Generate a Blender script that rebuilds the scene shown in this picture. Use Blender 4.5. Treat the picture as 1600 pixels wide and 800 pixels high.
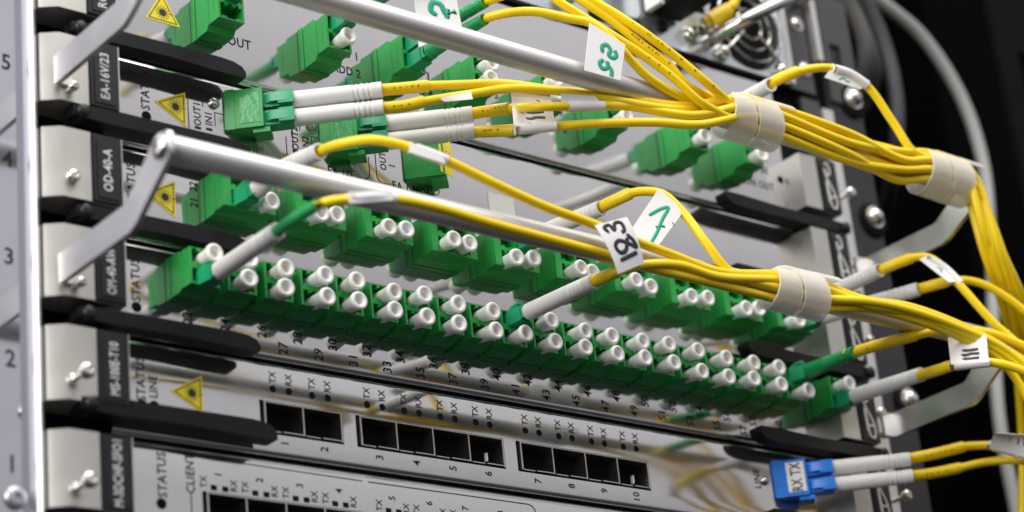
import bpy, bmesh, math, random
from mathutils import Vector, Matrix

# ------------------------------------------------------------------ scene, camera, light, exposure
for o in list(bpy.data.objects):
    bpy.data.objects.remove(o)
S = bpy.context.scene
C = S.collection
MM = 0.001                                   # everything below is written in millimetres
random.seed(7)

cam_data = bpy.data.cameras.new('camera')
cam = bpy.data.objects.new('camera', cam_data)
C.objects.link(cam)
S.camera = cam
cam_data.sensor_width = 36.0
cam_data.lens = 81.377
cam_data.clip_start = 0.01
cam_data.clip_end = 20.0
cam.matrix_world = Matrix(((0.777238, -0.173103, -0.604927, -0.371798),
                           (-0.621509, -0.361137, -0.695202, -0.542692),
                           (-0.098120, 0.916305, -0.388274, -0.249587),
                           (0, 0, 0, 1)))
cam_data.dof.use_dof = True
cam_data.dof.focus_distance = 0.748
cam_data.dof.aperture_fstop = 9.0

W = bpy.data.worlds.new('World')
S.world = W
W.use_nodes = True
wn, wl = W.node_tree.nodes, W.node_tree.links
bg = wn['Background']
tc = wn.new('ShaderNodeTexCoord')
sx = wn.new('ShaderNodeSeparateXYZ')
ramp = wn.new('ShaderNodeValToRGB')
mr = wn.new('ShaderNodeMapRange')
mr.inputs['From Min'].default_value = -1
mr.inputs['From Max'].default_value = 1
wl.new(tc.outputs['Generated'], sx.inputs[0])
wl.new(sx.outputs['Z'], mr.inputs['Value'])
wl.new(mr.outputs[0], ramp.inputs[0])
wl.new(ramp.outputs[0], bg.inputs[0])
ramp.color_ramp.elements[0].position = 0.36
ramp.color_ramp.elements[0].color = (0.035, 0.035, 0.04, 1)
ramp.color_ramp.elements[1].position = 0.75
ramp.color_ramp.elements[1].color = (0.63, 0.62, 0.63, 1)
bg.inputs[1].default_value = 1.0

def area(name, loc, target, sx_, sy_, watts, col):
    l = bpy.data.lights.new(name, 'AREA')
    l.shape = 'RECTANGLE'
    l.size, l.size_y, l.energy, l.color = sx_, sy_, watts, col
    o = bpy.data.objects.new(name, l)
    C.objects.link(o)
    o.location = loc
    o.rotation_euler = (Vector(target) - Vector(loc)).to_track_quat('-Z', 'Y').to_euler()
    return o
area('area_lamp', (0.10, -0.95, 1.75), (0.1, 0, 0.05), 1.8, 1.2, 27, (1.0, 0.97, 0.92))  # broad ceiling lamp above the front
area('area_lamp', (-1.55, -0.50, 0.55), (0.0, 0, 0.05), 1.2, 1.2, 23, (1.0, 0.97, 0.93))  # low side light, added at the left to brighten brackets and end blocks

vs = S.view_settings
vs.view_transform = 'Standard'
vs.look = 'None'
vs.exposure = 0.38
vs.gamma = 1.0
vs.use_curve_mapping = False
try:
    S.cycles.use_denoising = True
    S.cycles.max_bounces = 10
    S.cycles.transparent_max_bounces = 12
except Exception:
    pass

# ------------------------------------------------------------------ materials
def new_mat(name):
    m = bpy.data.materials.new(name)
    m.use_nodes = True
    return m, m.node_tree.nodes, m.node_tree.links, m.node_tree.nodes['Principled BSDF']

def mat(name, col, rough=0.5, metal=0.0, var=0.06, scale=120.0, rvar=0.0, bump=0.0, bscale=900.0,
        stretch=None, sub=0.0, coat=0.0, spec=0.5, trans=0.0, smudge=0.0):
    m, n, l, b = new_mat(name)
    b.inputs['Metallic'].default_value = metal
    b.inputs['Roughness'].default_value = rough
    b.inputs['Specular IOR Level'].default_value = spec
    if coat:
        b.inputs['Coat Weight'].default_value = coat
        b.inputs['Coat Roughness'].default_value = 0.15
    if sub:
        b.inputs['Subsurface Weight'].default_value = sub
        b.inputs['Subsurface Radius'].default_value = (0.0012, 0.0010, 0.0008)
        b.inputs['Subsurface Scale'].default_value = 1.0
    if trans:
        b.inputs['Transmission Weight'].default_value = trans
    t = n.new('ShaderNodeTexCoord')
    mp = n.new('ShaderNodeMapping')
    l.new(t.outputs['Object'], mp.inputs[0])
    if stretch:
        mp.inputs['Scale'].default_value = stretch
    nz = n.new('ShaderNodeTexNoise')
    nz.inputs['Scale'].default_value = scale
    nz.inputs['Detail'].default_value = 5
    l.new(mp.outputs[0], nz.inputs[0])
    mx = n.new('ShaderNodeMix')
    mx.data_type = 'RGBA'
    l.new(nz.outputs[0], mx.inputs[0])
    lo = [max(0, c * (1 - var)) for c in col]
    hi = [min(1, c * (1 + var)) for c in col]
    mx.inputs[6].default_value = (*lo, 1)
    mx.inputs[7].default_value = (*hi, 1)
    l.new(mx.outputs[2], b.inputs['Base Color'])
    if rvar:
        r = n.new('ShaderNodeMapRange')
        r.inputs['To Min'].default_value = max(0.01, rough - rvar)
        r.inputs['To Max'].default_value = rough + rvar
        r.inputs['From Min'].default_value = 0.3
        r.inputs['From Max'].default_value = 0.7
        n2 = n.new('ShaderNodeTexNoise')
        n2.inputs['Scale'].default_value = scale * 0.6
        n2.inputs['Detail'].default_value = 6
        l.new(mp.outputs[0], n2.inputs[0])
        l.new(n2.outputs[0], r.inputs['Value'])
        l.new(r.outputs[0], b.inputs['Roughness'])
    if bump:
        n3 = n.new('ShaderNodeTexNoise')
        n3.inputs['Scale'].default_value = bscale
        n3.inputs['Detail'].default_value = 3
        l.new(mp.outputs[0], n3.inputs[0])
        bp = n.new('ShaderNodeBump')
        bp.inputs['Strength'].default_value = bump
        bp.inputs['Distance'].default_value = 0.0002
        l.new(n3.outputs[0], bp.inputs['Height'])
        l.new(bp.outputs[0], b.inputs['Normal'])
    return m

M = {}
M['panel'] = mat('satin_nickel_panel', (0.59, 0.58, 0.59), 0.075, 0.97, 0.07, 45, rvar=0.045, bump=0.02, bscale=2500)
M['strip'] = mat('polished_strip', (0.52, 0.52, 0.58), 0.10, 0.92, 0.04, 40, rvar=0.04)
M['ridge'] = mat('rail_ridge_metal', (0.50, 0.49, 0.53), 0.32, 0.85, 0.04, 60)
M['alu'] = mat('aluminium_satin', (0.50, 0.49, 0.46), 0.38, 0.8, 0.06, 90, rvar=0.08, bump=0.08, bscale=3000)
M['bar'] = mat('aluminium_bar', (0.66, 0.65, 0.645), 0.46, 0.78, 0.04, 150, rvar=0.04, stretch=(0.15, 1, 1))
M['bracket'] = mat('brushed_bracket', (0.74, 0.73, 0.72), 0.32, 0.95, 0.04, 120, rvar=0.05)
M['chrome'] = mat('chromed_steel', (0.70, 0.68, 0.64), 0.16, 1.0, 0.08, 200, rvar=0.06)
M['zinc'] = mat('zinc_plate', (0.62, 0.66, 0.70), 0.25, 0.85, 0.08, 90, rvar=0.08)
M['darksteel'] = mat('dark_frame_steel', (0.022, 0.024, 0.030), 0.5, 0.25, 0.10, 80, rvar=0.08)
M['greysteel'] = mat('grey_bracket_steel', (0.085, 0.085, 0.09), 0.42, 0.6, 0.12, 60, rvar=0.1)
M['cabinet'] = mat('black_cabinet_paint', (0.0025, 0.0025, 0.003), 0.8, 0, 0.2, 30, spec=0.05)
M['post'] = mat('cabinet_post_paint', (0.0035, 0.0036, 0.0045), 0.6, 0, 0.2, 30, spec=0.08)
M['gap'] = mat('dark_gap', (0.008, 0.008, 0.008), 0.8, 0, 0.1, 50, spec=0.1)
M['black'] = mat('black_lever_plastic', (0.006, 0.006, 0.007), 0.42, 0, 0.2, 200, bump=0.1, bscale=4000, spec=0.2)
M['plate'] = mat('black_label_plate', (0.010, 0.011, 0.013), 0.38, 0, 0.15, 200, spec=0.35)
M['port'] = mat('port_interior', (0.012, 0.012, 0.013), 0.4, 0.2, 0.3, 300)
M['cage'] = mat('cage_metal', (0.55, 0.54, 0.50), 0.28, 1.0, 0.1, 300)
M['green'] = mat('adapter_green', (0.020, 0.325, 0.060), 0.34, 0, 0.10, 150, rvar=0.06, bump=0.06, bscale=3000, sub=0.0)
M['gloss_green'] = mat('glossy_label_green', (0.03, 0.34, 0.09), 0.16, 0, 0.35, 500, bump=0.5, bscale=700)
M['teal'] = mat('plug_green', (0.010, 0.320, 0.140), 0.34, 0, 0.10, 150, rvar=0.06)
M['boot_green'] = mat('boot_green', (0.012, 0.300, 0.090), 0.42, 0, 0.08, 150)
M['blue'] = mat('plug_blue', (0.010, 0.200, 0.760), 0.30, 0, 0.08, 150, rvar=0.06)
M['cap'] = mat('white_cap_plastic', (0.90, 0.90, 0.90), 0.38, 0, 0.02, 200, sub=0.4)
def age_caps(m):
    n, l = m.node_tree.nodes, m.node_tree.links
    b = n['Principled BSDF']
    src = b.inputs['Base Color'].links[0].from_socket
    oi = n.new('ShaderNodeObjectInfo')
    mr_ = n.new('ShaderNodeMapRange')
    mr_.inputs['From Min'].default_value = 0.55
    l.new(oi.outputs['Random'], mr_.inputs['Value'])
    mr_.inputs['To Max'].default_value = 0.75
    mx = n.new('ShaderNodeMix'); mx.data_type = 'RGBA'
    l.new(mr_.outputs[0], mx.inputs[0]); l.new(src, mx.inputs[6])
    mx.inputs[7].default_value = (0.86, 0.84, 0.78, 1)
    l.new(mx.outputs[2], b.inputs['Base Color'])
age_caps(M['cap'])
M['boot'] = mat('white_boot_rubber', (0.72, 0.71, 0.70), 0.45, 0, 0.04, 120)
M['yellow'] = mat('yellow_jacket', (0.93, 0.67, 0.007), 0.34, 0, 0.06, 60, rvar=0.05)
M['sleeve'] = mat('yellow_sleeve', (0.90, 0.63, 0.006), 0.38, 0, 0.06, 60)
M['tag'] = mat('paper_tag', (0.78, 0.77, 0.77), 0.5, 0, 0.03, 200)
M['ink'] = mat('black_ink', (0.010, 0.010, 0.018), 0.4, 0, 0.2, 300)
M['ink_green'] = mat('green_ink', (0.0, 0.33, 0.20), 0.4, 0, 0.2, 400)
M['print'] = mat('panel_print', (0.028, 0.026, 0.028), 0.7, 0, 0.2, 300, spec=0.08)
M['jacket_ink'] = mat('faded_jacket_ink', (0.26, 0.19, 0.02), 0.5, 0, 0.6, 900)
M['print_white'] = mat('plate_print', (0.62, 0.62, 0.63), 0.5, 0, 0.1, 300)
M['warn'] = mat('warning_yellow', (0.86, 0.70, 0.012), 0.4, 0, 0.05, 200)
M['lens'] = mat('indicator_dark', (0.006, 0.006, 0.007), 0.6, 0, 0.1, 300, spec=0.08)
M['grey_cable'] = mat('light_grey_cable', (0.36, 0.37, 0.36), 0.45, 0, 0.06, 60)
M['dark_cable'] = mat('dark_grey_cable', (0.05, 0.053, 0.062), 0.45, 0, 0.08, 60)
M['brown_cable'] = mat('warm_grey_cable', (0.16, 0.155, 0.15), 0.5, 0, 0.08, 60)
M['clear'] = mat('clear_window_film', (0.70, 0.70, 0.70), 0.3, 0, 0.03, 60)

def wrap_mat():
    m, n, l, b = new_mat('translucent_wrap')
    b.inputs['Base Color'].default_value = (0.94, 0.955, 0.97, 1)
    b.inputs['Roughness'].default_value = 0.35
    tr = n.new('ShaderNodeBsdfTransparent')
    tr.inputs[0].default_value = (1, 1, 1, 1)
    tl = n.new('ShaderNodeBsdfTranslucent')
    tl.inputs[0].default_value = (0.95, 0.95, 0.93, 1)
    m1 = n.new('ShaderNodeMixShader'); m1.inputs[0].default_value = 0.30
    m2 = n.new('ShaderNodeMixShader'); m2.inputs[0].default_value = 0.38
    l.new(b.outputs[0], m1.inputs[1]); l.new(tl.outputs[0], m1.inputs[2])
    l.new(m1.outputs[0], m2.inputs[1]); l.new(tr.outputs[0], m2.inputs[2])
    l.new(m2.outputs[0], n['Material Output'].inputs[0])
    return m
M['wrap'] = wrap_mat()

# ------------------------------------------------------------------ object helpers
def V(*a):
    return Vector(a if len(a) > 1 else a[0])

def tag(o, label=None, cat=None, group=None, kind=None):
    if label: o['label'] = label
    if cat: o['category'] = cat
    if group: o['group'] = group
    if kind: o['kind'] = kind
    return o

BASE = {}
def thing(name, label, cat, loc=(0, 0, 0), group=None):
    o = bpy.data.objects.new(name, None)
    o.empty_display_size = 0.01
    C.objects.link(o)
    o.location = V(loc) * MM
    BASE[o.name] = V(loc)
    return tag(o, label, cat, group)

def base_of(o):
    while o is not None:
        if o.name in BASE: return BASE[o.name]
        o = o.parent
    return V(0, 0, 0)

def finish(bm, name, m, smooth=45.0, bevel=0.0, origin=(0, 0, 0), segs=2):
    if bevel > 0:
        ed = [e for e in bm.edges if len(e.link_faces) == 2 and e.calc_face_angle(0) > math.radians(35)]
        if ed:
            bmesh.ops.bevel(bm, geom=ed, offset=bevel, segments=segs, profile=0.5, affect='EDGES', clamp_overlap=True)
    bmesh.ops.recalc_face_normals(bm, faces=bm.faces)
    org = V(origin)
    for v in bm.verts:
        v.co = (v.co - org) * MM
    for f in bm.faces:
        f.smooth = True
    lim = math.radians(smooth)
    for e in bm.edges:
        if len(e.link_faces) != 2 or e.calc_face_angle(0) > lim:
            e.smooth = False
    me = bpy.data.meshes.new(name)
    bm.to_mesh(me)
    bm.free()
    me.materials.append(m)
    return me

def part(name, bm, m, parent=None, **kw):
    """one mesh object; coordinates in world millimetres"""
    org = base_of(parent) if parent else V(0, 0, 0)
    me = finish(bm, name, m, origin=org, **kw)
    o = bpy.data.objects.new(name, me)
    C.objects.link(o)
    o.parent = parent
    return o

def place(name, me, parent, at):
    """a mesh written about its own origin, put at a world point in millimetres under parent"""
    o = bpy.data.objects.new(name, me)
    C.objects.link(o)
    o.parent = parent
    o.location = (V(at) - (base_of(parent) if parent else V(0, 0, 0))) * MM
    return o

# ------------------------------------------------------------------ shapes
def NB():
    return bmesh.new()

def box(bm, a, b):
    x0, y0, z0 = (min(a[i], b[i]) for i in range(3))
    x1, y1, z1 = (max(a[i], b[i]) for i in range(3))
    v = [bm.verts.new(p) for p in ((x0, y0, z0), (x1, y0, z0), (x1, y1, z0), (x0, y1, z0),
                                   (x0, y0, z1), (x1, y0, z1), (x1, y1, z1), (x0, y1, z1))]
    for f in ((0, 3, 2, 1), (4, 5, 6, 7), (0, 1, 5, 4), (1, 2, 6, 5), (2, 3, 7, 6), (3, 0, 4, 7)):
        bm.faces.new([v[i] for i in f])
    return bm

def prism(bm, pts, off):
    """closed polygon pts (3D) swept by vector off"""
    a = [bm.verts.new(V(p)) for p in pts]
    b = [bm.verts.new(V(p) + V(off)) for p in pts]
    n = len(pts)
    bm.faces.new(a)
    bm.faces.new(b[::-1])
    for i in range(n):
        bm.faces.new((a[i], b[i], b[(i + 1) % n], a[(i + 1) % n]))
    return bm

def frame_of(d):
    d = V(d).normalized()
    up = V(0, 0, 1) if abs(d.z) < 0.9 else V(1, 0, 0)
    u = d.cross(up).normalized()
    return u, u.cross(d).normalized()

def lathe(bm, p0, d, prof, n=24, close=True):
    """prof: list of (distance along d, radius)"""
    p0, d = V(p0), V(d).normalized()
    u, w = frame_of(d)
    rings = []
    for s, r in prof:
        c = p0 + d * s
        if r < 1e-4:
            rings.append([bm.verts.new(c)])
        else:
            rings.append([bm.verts.new(c + (u * math.cos(2 * math.pi * k / n) + w * math.sin(2 * math.pi * k / n)) * r) for k in range(n)])
    for a, b in zip(rings, rings[1:]):
        for k in range(n):
            k2 = (k + 1) % n
            if len(a) == 1 and len(b) == 1: continue
            if len(a) == 1: bm.faces.new((a[0], b[k], b[k2]))
            elif len(b) == 1: bm.faces.new((a[k], b[0], a[k2]))
            else: bm.faces.new((a[k], b[k], b[k2], a[k2]))
    if close:
        for r in (rings[0], rings[-1]):
            if len(r) > 1: bm.faces.new(r)
    return bm

def spline(pts, step=2.0):
    """centripetal-like Catmull-Rom through pts, resampled about every step mm"""
    P = [V(p) for p in pts]
    P = [P[0] * 2 - P[1]] + P + [P[-1] * 2 - P[-2]]
    out = []
    for i in range(1, len(P) - 2):
        a, b, c, d = P[i - 1], P[i], P[i + 1], P[i + 2]
        L = (c - b).length
        ta, tb, tc_ = (b - a).length ** 0.5, L ** 0.5, (d - c).length ** 0.5
        ta, tb, tc_ = max(ta, 1e-3), max(tb, 1e-3), max(tc_, 1e-3)
        t0, t1, t2, t3 = 0, ta, ta + tb, ta + tb + tc_
        k = max(2, int(L / step))
        for j in range(k):
            t = t1 + (t2 - t1) * j / k
            A1 = a * ((t1 - t) / (t1 - t0)) + b * ((t - t0) / (t1 - t0))
            A2 = b * ((t2 - t) / (t2 - t1)) + c * ((t - t1) / (t2 - t1))
            A3 = c * ((t3 - t) / (t3 - t2)) + d * ((t - t2) / (t3 - t2))
            B1 = A1 * ((t2 - t) / (t2 - t0)) + A2 * ((t - t0) / (t2 - t0))
            B2 = A2 * ((t3 - t) / (t3 - t1)) + A3 * ((t - t1) / (t3 - t1))
            out.append(B1 * ((t2 - t) / (t2 - t1)) + B2 * ((t - t1) / (t2 - t1)))
    out.append(P[-2])
    return out

def tube(bm, pts, r, n=12, smooth=True, step=2.0, cap=True, flat=None):
    """round tube along pts; r is a number or a list of radii; flat squashes it along a given normal"""
    P = spline(pts, step) if smooth and len(pts) > 2 else [V(p) for p in pts]
    rings = []
    u = None
    for i, p in enumerate(P):
        d = (P[min(i + 1, len(P) - 1)] - P[max(i - 1, 0)]).normalized()
        if u is None:
            u, w = frame_of(d)
        else:
            u = (u - d * u.dot(d)).normalized()
            w = d.cross(u).normalized()
        rr = r if not isinstance(r, (list, tuple)) else r[0] + (r[1] - r[0]) * i / max(1, len(P) - 1)
        ring = []
        for k in range(n):
            q = (u * math.cos(2 * math.pi * k / n) + w * math.sin(2 * math.pi * k / n)) * rr
            if flat is not None:
                q = q - V(flat) * q.dot(V(flat)) * 0.8
            ring.append(bm.verts.new(p + q))
        rings.append(ring)
    for a, b in zip(rings, rings[1:]):
        for k in range(n):
            k2 = (k + 1) % n
            bm.faces.new((a[k], a[k2], b[k2], b[k]))
    if cap:
        bm.faces.new(rings[0][::-1])
        bm.faces.new(rings[-1])
    return bm

_text = {}
def text_verts(s):
    """flat outline mesh of a word: vertices in units of the letter size, centred"""
    if s not in _text:
        cu = bpy.data.curves.new('t', 'FONT')
        cu.body = s
        cu.align_x, cu.align_y = 'CENTER', 'CENTER'
        cu.resolution_u = 2
        cu.offset = 0.016
        cu.space_character = 1.06
        ob = bpy.data.objects.new('t', cu)
        C.objects.link(ob)
        me = bpy.data.meshes.new_from_object(ob.evaluated_get(bpy.context.evaluated_depsgraph_get()))
        vs_ = [v.co.copy() for v in me.vertices]
        fs_ = [tuple(p.vertices) for p in me.polygons]
        xs = [v.x for v in vs_]; ys = [v.y for v in vs_]
        cx, cy = (min(xs) + max(xs)) / 2, (min(ys) + max(ys)) / 2
        _text[s] = ([(v.x - cx, v.y - cy) for v in vs_], fs_)
        bpy.data.objects.remove(ob); bpy.data.curves.remove(cu); bpy.data.meshes.remove(me)
    return _text[s]

def lettering(s, at, h, parent, rot=0.0, m='print', wide=0.86, right=(1, 0, 0), up=(0, 0, 1), name='lettering'):
    """flat printed word; at = centre (mm), h = capital height, rot turns it counter-clockwise"""
    vs_, fs_ = text_verts(s)
    k = h / 0.64
    c, si = math.cos(math.radians(rot)), math.sin(math.radians(rot))
    bm = NB()
    L = []
    for x, y in vs_:
        x *= k * wide; y *= k
        L.append(bm.verts.new(V(at) + V(right) * (x * c - y * si) + V(up) * (x * si + y * c)))
    for f in fs_:
        try: bm.faces.new([L[i] for i in f])
        except ValueError: pass
    return part(name, bm, M[m], parent)

def stroke(bm, pts, w, y=-0.06):
    """flat printed line in the panel plane; pts are (x, z)"""
    for (x0, z0), (x1, z1) in zip(pts, pts[1:]):
        d = V(x1 - x0, 0, z1 - z0)
        if d.length < 1e-6: continue
        nrm = V(-d.z, 0, d.x).normalized() * (w / 2)
        e = d.normalized() * (w * 0.25)
        a, b = V(x0, y, z0) - e, V(x1, y, z1) + e
        bm.faces.new([bm.verts.new(q) for q in (a + nrm, b + nrm, b - nrm, a - nrm)])
    return bm

ORD = ['first', 'second', 'third', 'fourth', 'fifth', 'sixth', 'seventh', 'eighth', 'ninth', 'tenth', 'eleventh',
       'twelfth', 'thirteenth', 'fourteenth', 'fifteenth', 'sixteenth', 'seventeenth', 'eighteenth', 'nineteenth', 'twentieth']

P = 30.9                                     # module height
XL, XR = -74.2, 242.4                        # outer left faces of the end blocks
BLK = 19.6                                   # end block width
YB = -9.2                                   # end block front

# ------------------------------------------------------------------ cabinet and chassis (large structure)
cab = thing('rack_cabinet', 'black cabinet interior behind and right of the equipment', 'cabinet', (420, 60, 0))
part('back_sheet', box(NB(), (-400, 160, -700), (900, 164, 700)), M['cabinet'], cab)
part('side_sheet', box(NB(), (560, -60, -700), (564, 160, 700)), M['cabinet'], cab)
b = NB()
x0 = 424.0
for z0, z1, xa, xb in ((-700, 150, x0, x0 + 120), (176, 190, x0, x0 + 120), (228, 700, x0, x0 + 120),
                       (150, 176, x0, x0 + 14), (190, 228, x0, x0 + 14), (150, 176, x0 + 40, x0 + 120), (190, 228, x0 + 40, x0 + 120)):
    box(b, (xa, 20, z0), (xb, 23, z1))
part('corner_post', b, M['post'], cab)

ch = thing('subrack_chassis', 'metal subrack frame with slot numbers on its left rail', 'chassis', (100, 4, -70))
part('backing_sheet', box(NB(), (-76, 6, -120), (282, 8, 230)), M['gap'], ch)
part('number_rail', box(NB(), (-210, 0.0, -160), (-81.4, 3, 200)), M['strip'], ch, bevel=0.8)
b = NB()
prism(b, [(-81.6, 4, -160), (-81.6, -4.0, -160), (-81.2, -5.0, -160), (-80.5, -5.4, -160), (-79.8, -5.2, -160), (-79.3, -4.6, -160), (-79.3, 4, -160)], (0, 0, 360))
part('rail_ridge', b, M['ridge'], ch, bevel=0.3)
for i, z in ((1, -43.6), (2, -12.8), (3, 18.1), (4, 48.8), (5, 80.1)):
    lettering(str(i), (-86.8, -0.06, z), 4.6, ch, wide=0.95, name='slot_number')
b = lathe(NB(), (-86.0, 0, -53.2), (0, -1, 0), [(0, 3.3), (0.8, 3.3), (1.2, 2.9), (1.5, 1.8), (1.5, 1.1), (0.6, 1.0), (0.6, 0)], 24)
part('rail_screw', b, M['ridge'], ch)
# right hand upright: grey flange, bright edge, dark outer flange with bolts
part('flange', box(NB(), (XR + BLK + 0.3, 2.2, -160), (272.6, 4.2, 154)), M['greysteel'], ch, bevel=0.2)
part('bright_edge', box(NB(), (273.0, 1.0, -160), (278.8, 4.0, 151)), M['bar'], ch, bevel=0.5)
part('outer_flange', box(NB(), (279.2, 3.0, -160), (299, 5.0, 240)), M['darksteel'], ch, bevel=0.3)
part('bright_edge', box(NB(), (273.4, -1.0, 172), (276.4, 2.6, 206)), M['bar'], ch, bevel=0.5)
b = NB()
box(b, (255, 1.6, 156.6), (271, 3.4, 230)); box(b, (280.4, 1.6, 156.6), (284.0, 3.0, 206)); box(b, (290.4, 1.6, 156.6), (298, 3.0, 206))
box(b, (284.0, 1.6, 156.6), (290.4, 3.0, 172.6)); box(b, (284.0, 1.6, 183.6), (290.4, 3.0, 206))
part('slotted_bracket', b, M['greysteel'], ch)
def dome(at, r, h, m, parent, name='bolt'):
    b = lathe(NB(), at, (0, -1, 0), [(-3, r * 1.28), (0.0, r * 1.28), (0.6, r * 1.2), (0.6, r), (h * 0.45, r * 0.92), (h * 0.8, r * 0.62), (h, 0.25 * r), (h, 0)], 28)
    return part(name, b, m, parent)
for x, z in ((293.0, 107.6), (294.6, 30.6), (292.5, 160.5)):
    part('bolt_washer', lathe(NB(), (x + 1.0, 3.0, z - 1.0), (0, -1, 0), [(0, 7.4), (1.0, 7.4), (1.4, 6.9), (1.4, 0)], 28), M['gap'], ch)
    dome((x + 1.0, 1.6, z), 3.9, 3.4, M['chrome'], ch)
for x, z in ((266.4, 187.5), (266.6, 167.0)):
    dome((x, 1.6, z), 2.6, 1.8, M['chrome'], ch, 'screw')

def screw_stud(at, L, r, parent):
    """captive thumb screw: thin shank and a slotted head"""
    o = part('captive_screw', lathe(NB(), at, (0, -1, 0), [(0, r * 0.75), (1.2, r * 0.75), (1.4, r * 0.42), (L - 2.6, r * 0.42), (L - 2.6, r * 0.9), (L - 1.9, r), (L - 0.6, r), (L - 0.1, r * 0.75), (L, r * 0.45), (L - 0.5, r * 0.4), (L - 0.5, 0)], 20), M['chrome'], parent)
    return o

# ------------------------------------------------------------------ modules
def panel_mesh(bm, x0, x1, z0, z1, holes=(), rad=1.7):
    """front sheet at Y=0 with rolled top and bottom lips and rectangular holes (x0,x1,z0,z1)"""
    xs = sorted({x0, x1, *[h[0] for h in holes], *[h[1] for h in holes]})
    zs = sorted({z0 + rad, z1 - rad, *[h[2] for h in holes], *[h[3] for h in holes]})
    vv = {}
    def vert(x, y, z):
        k = (round(x, 3), round(y, 3), round(z, 3))
        if k not in vv: vv[k] = bm.verts.new((x, y, z))
        return vv[k]
    for xa, xb in zip(xs, xs[1:]):
        for za, zb in zip(zs, zs[1:]):
            if any(h[0] - 1e-6 <= xa and xb <= h[1] + 1e-6 and h[2] - 1e-6 <= za and zb <= h[3] + 1e-6 for h in holes): continue
            bm.faces.new((vert(xa, 0, za), vert(xb, 0, za), vert(xb, 0, zb), vert(xa, 0, zb)))
        for s, ze in ((1, z1), (-1, z0)):
            prev = (xa, xb, 0, ze - s * rad)
            for k in range(1, 6):
                a = k / 5 * math.pi / 2
                y, z = rad * (1 - math.cos(a)), ze - s * rad + s * rad * math.sin(a)
                bm.faces.new((vert(xa, prev[2], prev[3]), vert(xb, prev[2], prev[3]), vert(xb, y, z), vert(xa, y, z)))
                prev = (xa, xb, y, z)
            bm.faces.new((vert(xa, prev[2], prev[3]), vert(xb, prev[2], prev[3]), vert(xb, 5.0, prev[3]), vert(xa, 5.0, prev[3])))
    for h in holes:
        for (xa, za), (xb, zb) in (((h[0], h[2]), (h[1], h[2])), ((h[1], h[2]), (h[1], h[3])), ((h[1], h[3]), (h[0], h[3])), ((h[0], h[3]), (h[0], h[2]))):
            bm.faces.new((vert(xa, 0, za), vert(xb, 0, zb), vert(xb, 1.2, zb), vert(xa, 1.2, za)))
    return bm

def lever(parent, xa, xb, zc, h, mirror=False, y0=-9.4, y1=-3.8, name='ejector_lever'):
    """black ejector lever; hinge at xa, rounded free tip at xb"""
    s = 1 if xb > xa else -1
    L = abs(xb - xa)
    pts = []
    top = [(0, h * 0.30), (4, h * 0.42), (12, h * 0.50), (L * 0.6, h * 0.50), (L - 9, h * 0.50), (L - 4.5, h * 0.42), (L - 1.6, h * 0.22), (L - 0.3, -h * 0.10)]
    bot = [(L - 0.3, -h * 0.46), (L - 1.2, -h * 0.50), (L - 10, -h * 0.50), (L * 0.55, -h * 0.36), (12, -h * 0.42), (4, -h * 0.36), (0, -h * 0.30)]
    if mirror:
        top, bot = [(a, -b) for a, b in bot[::-1]], [(a, -b) for a, b in top[::-1]]
    for a, b in top + bot:
        pts.append((xa + s * a, y0, zc + b))
    if s < 0: pts = pts[::-1]
    o = part(name, prism(NB(), pts, (0, y1 - y0, 0)), M['black'], parent, bevel=0.45)
    part('pivot', lathe(NB(), (xa + s * 3.0, y0 - 1.6, zc), (0, 1, 0), [(0, 1.2), (0.4, 1.9), (1.0, 2.1), (10, 2.1)], 20), M['plate'], o)
    return o

def emblem(parent, at):
    x, y, z = at
    b = NB()
    def S2(pts): return [(x + a, y, z + c) for a, c in pts]
    tube(b, S2([(-1.8, 8.6), (-0.6, 9.6), (0.7, 8.0), (0.5, 5.0), (-1.0, 4.6), (-1.9, 7.0), (-1.2, 3.0), (0.2, 0.4), (1.9, -3.0), (2.5, -6.4), (1.4, -9.4), (-0.4, -9.0), (-1.2, -6.6)]), 0.42, 8, step=0.6, flat=(0, 1, 0))
    tube(b, S2([(-1.7, 2.2), (-1.5, -2.0), (-1.3, -7.2)]), 0.62, 8, step=0.8, flat=(0, 1, 0))
    tube(b, S2([(-1.3, -4.6), (0.4, -4.8), (2.3, -4.4)]), 0.40, 8, step=0.6, flat=(0, 1, 0))
    part('emblem', b, M['print_white'], parent)

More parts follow.
